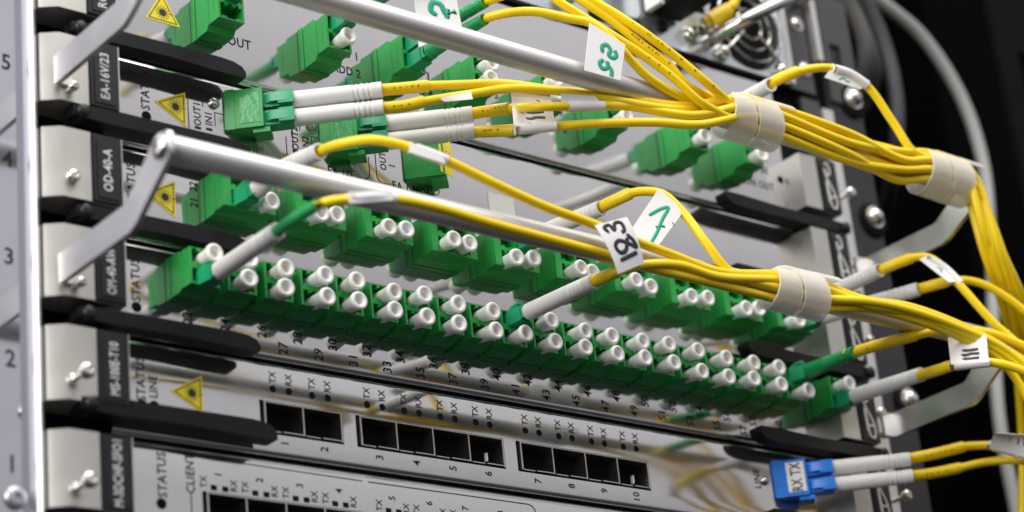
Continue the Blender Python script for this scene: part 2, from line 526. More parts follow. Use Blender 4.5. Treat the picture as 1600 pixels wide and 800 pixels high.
def end_block(mod, xl, zb, word=None, screw=True, seam=True):
    """projecting end block: aluminium body, black cover on its front"""
    z0, z1 = zb + 5.0, zb + 27.2
    if xl < 0:      # left blocks are chamfered towards the numbered rail
        prof = [(xl + BLK, 3), (xl + BLK, YB + 0.9), (xl + 9.3, YB + 0.9), (xl + 9.3, YB), (xl, YB), (xl - 4.8, YB + 3.3), (xl - 4.8, 3)]
    else:
        prof = [(xl + BLK, 3), (xl + BLK, YB + 0.9), (xl + 9.0, YB + 0.9), (xl + 9.0, YB), (xl, YB), (xl, 3)]
    bk = part('end_block', prism(NB(), [(x, y, z0) for x, y in prof], (0, 0, z1 - z0)), M['alu'], mod, bevel=0.25)
    part('label_cover', box(NB(), (xl + 9.8, YB - 0.5, z0 + 0.5), (xl + BLK - 0.4, YB + 1.2, z1 - 0.3)), M['plate'], bk, bevel=0.4)
    part('name_plate', box(NB(), (xl + 11.0, YB - 0.85, z0 + 1.5), (xl + BLK - 1.7, YB - 0.2, z1 - 2.6)), M['plate'], bk, bevel=0.2)
    part('cover_edge', box(NB(), (xl + BLK - 0.35, YB - 0.2, z0 + 0.2), (xl + BLK + 0.15, YB + 2, z1 - 0.2)), M['cage'], bk)
    if word:
        lettering(word, (xl + 14.3, YB - 0.92, (z0 + z1) / 2 - 0.4), 2.7, bk, rot=90, m='print_white', wide=0.80 if len(word) < 10 else 0.66)
    else:
        emblem(bk, (xl + 14.3, YB - 0.88, (z0 + z1) / 2 - 0.3))
    return bk

def triangle(mod, pts):
    c = sum((V(q[0], 0, q[1]) for q in pts), V(0, 0, 0)) / 3
    st = part('warning_sticker', prism(NB(), [(x, -0.05, z) for x, z in pts], (0, -0.12, 0)), M['warn'], mod)
    q = [(c.x + (x - c.x) * 0.80, c.z + (z - c.z) * 0.80) for x, z in pts]
    part('sticker_border', stroke(NB(), [q[0], q[1], q[2], q[0]], 0.30, -0.22), M['ink'], st)
    b = NB()
    n = 26
    ring = [b.verts.new((c.x + 1.25 * math.cos(k / n * 6.2832), -0.24, c.z + 1.25 * math.sin(k / n * 6.2832))) for k in range(n)]
    b.faces.new(ring)
    for k in range(14):
        a = k / 14 * 2 * math.pi
        r = 2.5 if k else 3.6
        stroke(b, [(c.x + 1.1 * math.cos(a), c.z + 1.1 * math.sin(a)), (c.x + r * math.cos(a), c.z + r * math.sin(a))], 0.22, -0.23)
    part('laser_symbol', b, M['ink'], st)
    return st

# --- fibre adapter, duplex, ports one above the other: about its own origin (panel plane, centre)
def adapter_mesh(name, hw, hh, yf, ports, pw, ph, m, drop=1.7):
    """green adapter: flange, stepped body and rectangular openings with latch notches"""
    bm = NB()
    zs = sorted({-hh, hh, *[p[1] - ph for p in ports], *[p[1] + ph for p in ports]})
    xs = sorted({-hw, hw, *[p[0] - pw for p in ports], *[p[0] + pw for p in ports]})
    def hole(xa, xb, za, zb):
        xm, zm = (xa + xb) / 2, (za + zb) / 2
        return any(abs(xm - px) < pw and abs(zm - pz) < ph for px, pz in ports)
    vv = {}
    def vert(x, y, z):
        k = (round(x, 3), round(y, 3), round(z, 3))
        if k not in vv: vv[k] = bm.verts.new((x, y, z))
        return vv[k]
    for xa, xb in zip(xs, xs[1:]):
        for za, zb in zip(zs, zs[1:]):
            if not hole(xa, xb, za, zb):
                bm.faces.new((vert(xa, yf, za), vert(xb, yf, za), vert(xb, yf, zb), vert(xa, yf, zb)))
    # outer walls front to the step, split along the front edge points
    ys = yf * 0.56
    def wall(edge):
        for p, q in zip(edge, edge[1:]):
            bm.faces.new((vert(p[0], yf, p[1]), vert(q[0], yf, q[1]), vert(q[0], ys, q[1]), vert(p[0], ys, p[1])))
    wall([(x, -hh) for x in xs]); wall([(x, hh) for x in xs]); wall([(-hw, z) for z in zs]); wall([(hw, z) for z in zs])
    # openings
    for px, pz in ports:
        c = [(px - pw, pz - ph), (px + pw, pz - ph), (px + pw, pz + ph), (px - pw, pz + ph)]
        yb = yf + 6.5
        for i in range(4):
            p, q = c[i], c[(i + 1) % 4]
            bm.faces.new((vert(p[0], yf, p[1]), vert(q[0], yf, q[1]), vert(q[0], yb, q[1]), vert(p[0], yb, p[1])))
        bm.faces.new([vert(x, yb, z) for x, z in c])
    # stepped shoulder and flange behind it
    prism(bm, [(-hw - 0.2, ys - 0.9, -hh + 0.3), (-hw - 0.2, ys + 0.6, -hh - drop), (-hw - 0.2, -1.9, -hh - drop), (-hw - 0.2, -1.9, hh + drop * 0.55), (-hw - 0.2, ys + 0.3, hh + drop * 0.55), (-hw - 0.2, ys - 0.6, hh - 0.3)], (2 * hw + 0.4, 0, 0))
    box(bm, (-hw + 0.15, -2.0, -hh - drop * 0.8), (hw - 0.15, -1.2, hh + drop * 0.4))
    box(bm, (-hw - 0.3, -1.3, -hh - drop - 0.15), (hw + 0.3, 0.4, hh + drop * 0.7))
    box(bm, (-0.14, yf + 0.8, -hh - 0.12), (0.14, ys - 1.0, -hh + 0.2))
    box(bm, (-hw * 0.5, yf + 2.6, -hh - 0.10), (hw * 0.5, yf + 2.85, -hh + 0.2))
    for sx_ in (-1, 1):
        box(bm, (sx_ * hw - 0.1, yf * 0.82, -hh * 0.6), (sx_ * hw + 0.1, yf * 0.82 + 0.35, hh * 0.6))
    # latch teeth in the openings
    for px, pz in ports:
        for dx in (-pw * 0.55, pw * 0.15, pw * 0.7):
            box(bm, (px + dx, yf - 0.03, pz + ph - 0.75), (px + dx + pw * 0.26, yf + 2.5, pz + ph + 0.03))
        box(bm, (px - pw * 0.9, yf - 0.02, pz - ph - 0.02), (px - pw * 0.45, yf + 2.5, pz - ph + 0.55))
        box(bm, (px + pw * 0.45, yf - 0.02, pz - ph - 0.02), (px + pw * 0.9, yf + 2.5, pz - ph + 0.55))
    return finish(bm, name, m, smooth=35)
AD_V = adapter_mesh('fiber_adapter', 5.0, 5.85, -12.0, [(0, 3.2), (0, -3.2)], 4.2, 2.4, M['green'], drop=0.8)
AD_R = adapter_mesh('fiber_adapter', 4.7, 6.1, -14.6, [(0, 3.1), (0, -3.1)], 4.0, 2.6, M['green'])
AD_Q = adapter_mesh('fiber_adapter', 9.2, 6.3, -12.0, [(-3.4, 3.2), (3.3, 3.2), (-3.4, -3.3), (3.3, -3.3)], 3.1, 2.6, M['green'], drop=0.8)

def make_cap_mesh(tip):
    """dust cap, flared tip at Y = tip (negative), about its own origin on the panel plane"""
    bm = NB()
    d = -tip
    prof = [(d - 2.3, 0.0), (d - 2.3, 1.0), (d - 2.0, 1.35), (d - 0.8, 1.45), (d - 0.25, 1.70), (d, 2.10), (d, 2.60), (d - 0.35, 2.92), (d - 1.1, 2.98), (d - 1.9, 2.66), (d - 3.6, 2.38), (d - 8.0, 2.12), (d - 10.0, 2.0), (d - 10.0, 0.0)]
    lathe(bm, (0, 0, 0), (0, -1, 0), prof, 28, close=False)
    return finish(bm, 'dust_cap', M['cap'], smooth=50)
CAP = make_cap_mesh(-17.7)
CAP_R = make_cap_mesh(-19.6)
CAP_Q = make_cap_mesh(-17.5)

def dust_cap(me, at, label, group, droop=0.0):
    o = bpy.data.objects.new('dust_cap', me)
    C.objects.link(o)
    o.location = V(at[0], 0, at[1]) * MM
    # a little play in the port
    o.rotation_euler = (random.uniform(-.05, .05) + droop, random.uniform(-.5, .5), random.uniform(-.06, .06))
    return tag(o, label, 'dust cap', group)

MOD = {}
def module(key, zb, label, word, holes=(), top=None, zl=None, hl=None):
    mod = thing('line_card', label, 'module', (90, 0, zb), 'modules stacked in the subrack')
    z1 = zb + (top or P)
    part('front_panel', panel_mesh(NB(), XL + BLK - 0.6, XR + 0.6, zb + 0.55, z1 - 0.55, holes), M['panel'], mod, smooth=30)
    end_block(mod, XL, zb, word)
    end_block(mod, XR, zb, None)
    part('mounting_flange', box(NB(), (XR + BLK + 0.6, -1.0, zb + 4.4), (272.4, 0.8, zb + 27.6)), M['bracket'], mod, bevel=0.25)
    MOD[key] = mod
    return mod

cA, cB, cC = (-5.1, 25.0, -23.5, -13.1), (29.9, 88.3, -23.5, -13.1), (93.4, 151.3, -23.5, -13.1)
dA, dB = (-26.6, 30.0, -54.6, -44.2), (35.6, 92.2, -54.6, -44.2)
mR = module('R', 3 * P, 'tall module with green adapters labelled ADD, under the fan tray', 'ROADM-8', top=2 * P)
mEA = module('EA', 2 * P, 'module with name plate EA-16V/23 and slanted green adapters', 'EA-16V/23')
mOD = module('OD', P, 'module with name plate OD-40-A and wide square green adapters', 'OD-40-A')
mOM = module('OM', 0.0, 'module with the long dense row of narrow green adapters', 'OM-40-AW-F')
mMS = module('MS', -P, 'module with name plate MS-100E-T10 and ten black ports', 'MS-100E-T10', [cA, cB, cC])
mM3 = module('M3', -2 * P, 'bottom module with CLIENT ports, cut by the lower edge', 'M-3DCHF-SFO1', [dA, dB])

# captive screws on the flanges
for mod, at, L, r in ((mOD, (-71.6, YB, 41.9), 2.8, 2.0), (mMS, (-73.0, YB, -20.6), 10.0, 2.3), (mM3, (-73.0, YB, -52.0), 10.0, 2.3),
                      (mEA, (-71.4, YB, 70.4), 4.0, 1.5), (mOM, (-71.4, YB, 8.0), 5.0, 1.5),
                      (mR, (270.0, 0, 109.0), 10.0, 2.1), (mEA, (268.6, 0, 79.0), 8.0, 1.7), (mOM, (268.2, 0, 18.6), 8.0, 2.2), (mOM, (268.0, 0, 10.4), 8.0, 1.8), (mMS, (270.0, 0, -14.6), 12.0, 2.1), (mOD, (268.6, 0, 48.0), 8.0, 1.8)):
    screw_stud(at, L, r, mod)

# ejector levers (left ones hinge at the left block, right ones at the right block)
for mod, zc, h, xt in ((mR, 92.2, 5.8, -8.8), (mEA, 64.4, 5.8, -8.4), (mOD, 32.2, 6.0, -11.0), (mOM, 0.6, 5.6, -9.4), (mMS, -26.4, 6.2, -5.4)):
    lever(mod, XL + 4, xt, zc, h * 0.90)
for mod, zc, h, xt in ((mR, 92.2, 5.0, 198.6), (mEA, 63.4, 5.0, 198.6), (mOD, 33.0, 5.0, 198.6), (mOM, 1.0, 5.2, 198.6), (mMS, -29.4, 5.0, 199.0)):
    lever(mod, XR + BLK + 3, xt, zc, h, mirror=True)

# ------------------------------------------------------------------ adapters
def ordw(i): return ORD[i]
# long row: twenty upright duplex adapters and one standing apart
OMX = [-29.7 + 13.02 * k for k in range(20)]
OM_Z = 20.6
for k, x in enumerate(OMX):
    place('fiber_adapter', AD_V, mOM, (x, 0, OM_Z))
place('fiber_adapter', AD_V, mOM, (240.6, 0, OM_Z))
for k, x in enumerate(OMX):
    if k not in (9, 19):
        if k != 0 or True:
            dust_cap(CAP, (x, OM_Z + 3.2), 'white dust cap in upper port of the %s adapter of the long row' % ordw(k), 'dust caps in the long adapter row', 0.05)
    if k != 0:
        dust_cap(CAP, (x, OM_Z - 3.2), 'white dust cap in lower port of the %s adapter of the long row' % ordw(k), 'dust caps in the long adapter row', 0.05)
dust_cap(CAP, (240.6, OM_Z + 3.2), 'white dust cap above a white boot in the lone rightmost green adapter', 'dust caps in the long adapter row', 0.05)
for k in range(20):
    n0 = 21 + 2 * k
    lettering(str(n0), (OMX[k] - 4.65, -0.06, 4.75), 3.0, mOM, rot=90, wide=0.86)
    lettering(str(n0 + 1), (OMX[k] + 0.9, -0.06, 9.0), 3.0, mOM, rot=90, wide=0.86)

# OD: ten quad adapters
ODX = [-12.3 + 26.1 * k for k in range(10)]
OD_Z = 49.0
for k, x in enumerate(ODX):
    place('fiber_adapter', AD_Q, mOD, (x, 0, OD_Z))
    for s, w in ((-3.4, 'left'), (3.3, 'right')):
        if k == 0 and s < 0: continue
        if k == 9 and s > 0: continue
        dust_cap(CAP_Q, (x + s, OD_Z - 3.3), 'white dust cap in lower %s port of the %s wide square adapter' % (w, ordw(k)), 'dust caps in the wide square adapters', 0.06)
    if k: lettering(str(21 + 4 * k), (x - 12.2, -0.06, 47.5), 2.4, mOD, rot=90)
lettering('21', (-24.6, -0.06, 47.4), 2.4, mOD, rot=90)
lettering('22', (-24.6, -0.06, 53.0), 2.4, mOD, rot=90)

# R: single duplex adapters
RX = {1: -16.7, 2: 24.2, 3: 54.1, 4: 83.9, 5: 113.7, 6: 143.5, 7: 183.0, 8: 211.3}
R_Z = 111.8
for k, x in RX.items():
    place('fiber_adapter', AD_R, mR, (x, 0, R_Z))
for k, ports in {2: 'l', 4: 'ul', 5: 'ul', 6: 'ul', 7: 'l', 8: 'ul'}.items():
    for q in ports:
        dust_cap(CAP_R, (RX[k], R_Z + (3.1 if q == 'u' else -3.1)), 'white dust cap in %s port of the %s green adapter of the top row' % ('upper' if q == 'u' else 'lower', ordw(k - 1)), 'dust caps in the top adapter row')
lettering('OUT', (-4.6, -0.06, 107.9), 3.0, mR)
for k, (a, b_) in {2: ('ADD 1', 'ADD 2'), 3: ('ADD 3', 'ADD 4'), 4: ('ADD 5', 'ADD 6'), 5: ('ADD 7', 'ADD 8')}.items():
    lettering(a, (RX[k] + 12.2, -0.06, 114.7), 2.8, mR)
    lettering(b_, (RX[k] + 12.8, -0.06, 108.3), 2.8, mR)
lettering('MON OUT', (226.6, -0.06, 107.4), 2.8, mR)
lettering('MON IN', (226.6, -0.06, 114.0), 2.8, mR)
part('indicator', lathe(NB(), (240.2, 0.2, 111.8), (0, -1, 0), [(0, 1.7), (0.3, 1.6), (0.3, 0)], 20), M['lens'], mR)

# ------------------------------------------------------------------ printing and stickers
triangle(mR, [(-32.7, 118.4), (-39.0, 107.8), (-26.5, 107.5)])
triangle(mEA, [(-37.0, 79.2), (-25.9, 84.8), (-26.0, 72.8)])
triangle(mOD, [(-42.0, 47.2), (-31.0, 53.4), (-31.4, 41.2)])
triangle(mMS, [(-35.8, -14.9), (-24.9, -8.6), (-25.1, -20.4)])
for mod, x, z in ((mEA, -40.2, 82.4), (mOD, -46.2, 49.5), (mOM, -46.0, 18.3), (mMS, -45.6, -12.6), (mM3, -39.8, -40.9)):
    lettering('STATUS', (x, -0.06, z), 2.7, mod, rot=90, wide=0.9)
for mod, x, z in ((mEA, -40.0, 73.4), (mOM, -46.0, 9.6), (mMS, -45.4, -20.6), (mMS, -41.3, -20.4), (mM3, -40.3, -49.6)):
    part('indicator', lathe(NB(), (x, 0.2, z), (0, -1, 0), [(0, 1.75), (0.3, 1.65), (0.3, 0)], 20), M['lens'], mod)
lettering('LINE', (-41.5, -0.06, -14.4), 2.5, mMS, rot=90)
lettering('LINE', (203.3, -0.06, -12.8), 2.6, mMS, rot=90)
part('panel_screw', lathe(NB(), (207.0, 0.1, -13.2), (0, -1, 0), [(0, 1.7), (0.8, 1.7), (1.3, 1.2), (1.5, 0.5), (1.1, 0.4), (1.1, 0)], 18), M['chrome'], mMS)
part('panel_screw', lathe(NB(), (-15.6, 0.1, 83.4), (0, -1, 0), [(0, 1.8), (0.8, 1.8), (1.3, 1.3), (1.5, 0.5), (1.1, 0.4), (1.1, 0)], 18), M['chrome'], mEA)
part('panel_screw', lathe(NB(), (21.0, 0.1, 84.2), (0, -1, 0), [(0, 1.8), (0.8, 1.8), (1.3, 1.3), (1.5, 0.5), (1.1, 0.4), (1.1, 0)], 18), M['chrome'], mEA)
for i, s in enumerate(('1', '2')):
    dx = 36.2 * i
    lettering('OUT' + s, (-21.8 + dx, -0.06, 78.2), 2.3, mEA, rot=90)
    lettering('IN' + s, (-17.7 + dx, -0.06, 77.6), 2.3, mEA, rot=90)
lettering('EA 1/2', (31.4, -0.06, 69.7), 2.6, mEA)
lettering('EA 1 MON', (60.4, -0.06, 69.9), 2.6, mEA)
lettering('EA 1/1', (-4.6, -0.06, 69.4), 2.6, mEA)
lettering('OUT', (49.0, -0.06, 77.8), 2.3, mEA, rot=90)
lettering('1', (52.6, -0.06, 76.8), 2.3, mEA, rot=90)
def corner(xa, za, xb, zb, r=2.4):
    """line down from (xa,za), rounding into a run towards xb at zb"""
    s = 1 if xb > xa else -1
    return [(xa, za), (xa, zb + r)] + [(xa + s * r * (1 - math.cos(a)), zb + r - r * math.sin(a)) for a in (0.4, 0.8, 1.2, 1.5708)] + [(xb, zb)]
for i, (xa, xb) in enumerate(((-25.0, 11.0), (13.6, 43.2), (46.0, 71.6))):
    b = NB()
    stroke(b, corner(xa, 87.6, xa + 5.4, 69.6), 0.32)
    stroke(b, corner(xb, 78.0, xb - 5.2, 69.6), 0.32)
    stroke(b, [(xa, 87.6), (xa + 6, 87.6)], 0.32)
    part('printed_outline', b, M['print'], mEA)
for dx in (0, 36.2):
    b = NB()
    stroke(b, [(-13.0 + dx, 87.0), (-19.6 + dx, 87.0), (-19.6 + dx, 81.4)], 0.3)
    stroke(b, [(-12.4 + dx, 80.4), (-15.4 + dx, 80.4), (-15.4 + dx, 75.6)], 0.3)
    for x, z in ((-21.8, 73.6), (-17.7, 74.0)):
        b.faces.new([b.verts.new((x + dx + a, -0.06, z + c)) for a, c in ((-1.1, -0.45), (1.1, -0.45), (1.1, 0.45), (-1.1, 0.45))])
    part('printed_outline', b, M['print'], mEA)

# MS: indicators, words and numbers over ten ports
LX = [0, 14.25, 34.8, 49.05, 63.3, 77.55, 98.1, 112.35, 126.6, 140.85]
for i, x in enumerate(LX):
    for dx, w in ((0, 'TX'), (5.8, 'RX')):
        part('indicator', lathe(NB(), (x + dx, 0.3, -9.07), (0, -1, 0), [(0, 1.2), (0.38, 1.15), (0.38, 0)], 20), M['lens'], mMS)
        lettering(w, (x + dx + 0.1, -0.06, -5.3), 2.1, mMS, rot=90)
    lettering(str(i + 1), (x + 3.2, -0.06, -25.9 if i < 9 else -26.1), 2.5, mMS, rot=90, wide=0.9)

def cage(mod, h, n):
    """metal port cage: thin rim, dividers, spring fingers along the bottom, dark ports"""
    x0_, x1_, z0_, z1_ = h
    b = NB()
    t = 0.55
    box(b, (x0_ + 1.0, -0.9, z0_ + 0.5), (x0_ + 1.0 + t, 8, z1_ - 0.35))
    box(b, (x1_ - 0.3 - t, -0.2, z0_ + 0.5), (x1_ - 0.3, 8, z1_ - 0.35))
    box(b, (x0_ + 1.0, -0.3, z1_ - 0.6), (x1_ - 0.3, 8, z1_ - 0.3))
    cg = part('port_cage', b, M['cage'], mod)
    w = (x1_ - x0_ - 1.3) / n
    for i in range(n):
        xa = x0_ + 1.0 + w * i
        if i:
            part('divider', box(NB(), (xa - 0.22, -0.35, z0_ + 0.7), (xa + 0.22, 14, z1_ - 0.6)), M['cage'], cg)
        part('port', box(NB(), (xa + 0.3, 14.0, z0_ + 0.2), (xa + w - 0.3, 14.4, z1_ - 0.5)), M['port'], cg)
        for (fa, fb, dz) in ((0.04, 0.40, 0.0), (0.46, 0.97, 0.12)):
            part('spring_finger', box(NB(), (xa + w * fa, -0.55 - dz, z0_ + 0.55 + dz), (xa + w * fb, 1.5, z0_ + 0.85 + dz)), M['cage'], cg)
    bb = NB()
    box(bb, (x0_ - 0.2, 1.3, z0_ - 0.4), (x0_ + 0.2, 15, z1_ + 0.4)); box(bb, (x1_ - 0.2, 1.3, z0_ - 0.4), (x1_ + 0.2, 15, z1_ + 0.4))
    box(bb, (x0_, 1.3, z1_), (x1_, 15, z1_ + 0.4)); box(bb, (x0_, 1.3, z0_ - 0.4), (x1_, 15, z0_)); box(bb, (x0_, 14.6, z0_), (x1_, 15, z1_))
    part('tunnel', bb, M['port'], cg)
    return cg
cage(mMS, cA, 2); cage(mMS, cB, 4); cage(mMS, cC, 4)
for x in (83.2, 146.4):  # white slivers standing in for a glint inside two of the ports
    part('port_glint', box(NB(), (x, 3.0, -20.4), (x + 0.45, 4.2, -17.6)), M['cap'], mMS, bevel=0.15)
cage(mM3, dA, 4); cage(mM3, dB, 4)
for i in range(8):
    x = -22.6 + 14.2 * i + (5.6 if i > 3 else 0)
    for dx in (0, 3.9):
        part('indicator', box(NB(), (x + dx - 1.0, -0.12, -43.6), (x + dx + 1.0, 0.3, -42.0)), M['lens'], mM3)
    lettering('TX', (x - 3.4, -0.06, -41.4), 2.0, mM3, rot=90)
    lettering('RX', (x + 6.8, -0.06, -41.4), 2.0, mM3, rot=90)
    lettering(str(i + 1), (x + 1.7, -0.06, -38.6), 2.2, mM3, rot=90, wide=0.9)
lettering('CLIENT', (-30.4, -0.06, -39.4), 2.6, mM3, rot=90)
b = NB()
stroke(b, [(-30.4, -45.0), (-30.4, -56)], 0.35)
stroke(b, [(-30.4, -34.0), (30.6, -34.4)], 0.3)
stroke(b, [(33.0, -34.4), (96.0, -34.4), (97.6, -34.9), (98.6, -36.0), (98.9, -37.6), (98.9, -58)], 0.35)
part('printed_outline', b, M['print'], mM3)

# paper patch on the EA panel (a note stuck beside the cords)
part('paper_patch', box(NB(), (92.4, -0.25, 64.0), (103.6, -0.05, 75.6)), M['clear'], mEA)

# ------------------------------------------------------------------ slanted adapters of EA and the blue one
PHI = math.radians(42.5)
TU = V(math.cos(PHI), -math.sin(PHI), 0)          # along the plug
TN = V(-math.sin(PHI), -math.cos(PHI), 0)         # out of the broad face
def slant(bx_, zc):
    return lambda u, w, z: V(bx_, 0, zc) + TU * u + TN * w + V(0, 0, z)
def obox(bm, f, u0, u1, w0, w1, z0, z1):
    v = [bm.verts.new(f(u, w, z)) for u, w, z in ((u0, w0, z0), (u1, w0, z0), (u1, w1, z0), (u0, w1, z0), (u0, w0, z1), (u1, w0, z1), (u1, w1, z1), (u0, w1, z1))]
    for fc in ((0, 3, 2, 1), (4, 5, 6, 7), (0, 1, 5, 4), (1, 2, 6, 5), (2, 3, 7, 6), (3, 0, 4, 7)):
        bm.faces.new([v[i] for i in fc])
    return bm
def slant_adapter(mod, bx_, zc, m, sticker=False, patch=None):
    f = slant(bx_, zc)
    a = part('slanted_adapter', obox(NB(), f, -4.5, 7.6 if not sticker else 9.0, -4.6, 4.6, -6.7, 6.7), m, mod, bevel=0.35)
    part('collar', obox(NB(), f, -4.0, -1.2, -4.85, 4.85, -6.95, 6.95), m, a, bevel=0.3)
    if patch:
        part('patch', obox(NB(), f, *patch), M['print_white'], a)
    part('keel', obox(NB(), f, 4.0, 9.4, -3.4, 3.4, -8.2, -6.6), m, a, bevel=0.3)
    if sticker:
        b = NB()
        prism(b, [f(7.6, 4.75, -5.6), f(11.4, 2.4, -7.2), f(11.4, 2.4, 6.0), f(7.6, 4.75, 6.6)], (TN * 0.3))
        s_ = part('port_sticker', b, M['warn'], a)
        b = NB()
        TS = (f(11.4, 2.4, 0) - f(7.6, 4.75, 0)).normalized()
        c0 = f(9.5, 3.575, 0) + TN * 0.42
        n = 18
        b.faces.new([b.verts.new(c0 + TS * (1.1 * math.cos(k / n * 6.2832)) + V(0, 0, 1.1 * math.sin(k / n * 6.2832))) for k in range(n)])
        for k in range(10):
            a_ = k / 10 * 6.2832
            d = TS * math.cos(a_) + V(0, 0, math.sin(a_))
            e = TS * -math.sin(a_) + V(0, 0, math.cos(a_))
            b.faces.new([b.verts.new(c0 + d * r + e * w) for r, w in ((1.0, 0.15), (2.2, 0.1), (2.2, -0.1), (1.0, -0.15))])
        part('laser_symbol', b, M['ink'], s_)
    return a
EA_Z = 81.7
EAX = [-5.6, 30.5, 63.6]
for i_ in (0, 1):
    sa = slant_adapter(mEA, EAX[i_], EA_Z, M['green'])
    part('moulded_panel', obox(NB(), slant(EAX[i_], EA_Z), 0.2, 6.6, 4.55, 4.75, -5.2, 5.2), M['gloss_green'], sa, bevel=0.05)
slant_adapter(mEA, EAX[2], 79.6, M['green'], sticker=True)
BLX, BLZ = 217.6, -12.4
slant_adapter(mMS, BLX, BLZ, M['blue'])

# ------------------------------------------------------------------ fan tray
fan = thing('fan_tray', 'zinc plated fan tray with round finger guard and bail handle', 'fan tray', (190, 0, 156))
FX, FZ, FR = 233.8, 177.0, 19.0
b = NB()
# plate with a round opening
n = 48
outer = []
for k in range(n):
    a = 2 * math.pi * k / n
    c, s = math.cos(a), math.sin(a)
    t = min(20.6 / max(abs(c), 1e-6), 20.6 / max(abs(s), 1e-6))
    outer.append((FX + c * t, FZ + s * t))
inner = [(FX + FR * math.cos(2 * math.pi * k / n), FZ + FR * math.sin(2 * math.pi * k / n)) for k in range(n)]
vo = [b.verts.new((x, 0, z)) for x, z in outer]
vi = [b.verts.new((x, 0, z)) for x, z in inner]
vd = [b.verts.new((x, 14, z)) for x, z in inner]
for k in range(n):
    k2 = (k + 1) % n
    b.faces.new((vo[k], vo[k2], vi[k2], vi[k]))
    b.faces.new((vi[k], vi[k2], vd[k2], vd[k]))
part('fan_bezel', b, M['zinc'], fan)
part('tray_panel', box(NB(), (-60, 0, 156.6), (FX - 20.7, 2, 235)), M['zinc'], fan, bevel=0.3)
part('tray_panel', box(NB(), (FX - 20.6, 0, FZ + 20.7), (254.4, 2, 235)), M['zinc'], fan)
part('tray_edge', box(NB(), (254.6, -1.2, 156.8), (257.0, 3, 235)), M['bar'], fan, bevel=0.4)
part('tray_lip', box(NB(), (-60, -0.6, 154.9), (254.4, 3, 156.4)), M['gap'], fan)
b = NB()
lathe(b, (FX, 8, FZ), (0, 1, 0), [(0, 8.5), (0.4, 9.0), (5, 9.0)], 32)
for k in range(7):
    a = 2 * math.pi * k / 7
    pts = []
    for r, da, y in ((8.5, 0, 9), (17.6, 0.25, 9), (18.0, 0.85, 13), (8.8, 0.75, 13)):
        pts.append((FX + r * math.cos(a + da), y, FZ + r * math.sin(a + da)))
    prism(b, pts, (0, 0.6, 0))
part('fan_rotor', b, M['plate'], fan)
part('hub_label', lathe(NB(), (FX, 7.9, FZ), (0, -1, 0), [(0, 7.6), (0.1, 7.6), (0.1, 0)], 32), M['clear'], fan)
for r in (6.4, 11.2, 16.2):
    circ = [(FX + r * math.cos(2 * math.pi * k / 48), -2.2, FZ + r * math.sin(2 * math.pi * k / 48)) for k in range(49)]
    part('guard_ring', tube(NB(), circ, 0.45, 8, smooth=False, cap=False), M['chrome'], fan)
for sx_, sz_ in ((1, 1), (1, -1), (-1, 1), (-1, -1)):
    part('guard_spoke', tube(NB(), [(FX + 4.4 * sx_ * .7, -2.9, FZ + 4.4 * sz_ * .7), (FX + 13.2 * sx_, -2.9, FZ + 13.2 * sz_), (FX + 16 * sx_, -1.0, FZ + 16 * sz_)], 0.6, 8), M['chrome'], fan)
    dome((FX + 16 * sx_, -1.4, FZ + 16 * sz_), 2.7, 2.4, M['chrome'], fan, 'screw')
dome((202.0, 0, 165.0), 2.8, 2.6, M['chrome'], fan, 'screw')
part('thumb_nut', lathe(NB(), (138.4, 0, 163.6), (0, -1, 0), [(0, 4.6), (1.0, 4.6), (1.0, 3.6), (4.6, 3.6), (5.2, 3.0), (5.2, 0)], 22), M['chrome'], fan)
part('bail_handle', tube(NB(), [(210, 2, 163.0), (210, -12, 163.4), (214, -19, 165.5), (228, -24, 174), (250, -24, 187), (262, -24, 194), (268, -14, 198), (268, 2, 198)], 2.6, 14), M['chrome'], fan)
part('vent_opening', box(NB(), (150, -0.12, 158.4), (176, 0.3, 164.6)), M['gap'], fan, bevel=0.0)
part('vent_opening', box(NB(), (186, -0.12, 176.4), (212, 0.3, 196)), M['gap'], fan)

pc = thing('power_connector', 'black ribbed power connector plugged into the fan tray', 'connector', (188, 0, 166))
part('housing', box(NB(), (181.0, -22, 168.5), (196.5, -1, 189)), M['black'], pc, bevel=0.6)
for k in range(5):
    part('rib', box(NB(), (181.4 + 3.2 * k, -22.9, 169.2), (183.0 + 3.2 * k, -21.6, 188.4)), M['black'], pc, bevel=0.3)
part('marker_label', box(NB(), (178.4, -9.5, 168.2), (180.8, -1.5, 178.6)), M['tag'], pc, bevel=0.2)
part('grommet', lathe(NB(), (187, 0, 164.4), (0, -1, 0), [(0, 2.6), (1.4, 2.6), (2.0, 1.8), (2.0, 0)], 18), M['black'], pc)
gw = thing('grounding_lead', 'short yellow grounding lead with crimped lug on the fan tray', 'cable', (202, 0, 165))
part('lug', tube(NB(), [(202.0, -3.2, 165.0), (206, -5, 166.5), (209, -7, 168.0)], 2.6, 10), M['cage'], gw)
part('insulation_sleeve', tube(NB(), [(205, -6, 167.5), (210, -9, 171), (214, -11, 173.5)], 3.2, 14), M['sleeve'], gw)
part('lead', tube(NB(), [(213, -11, 173), (217, -12, 178), (216.5, -12, 186), (218, -10, 196), (222, -6, 214)], 2.0, 12), M['yellow'], gw)

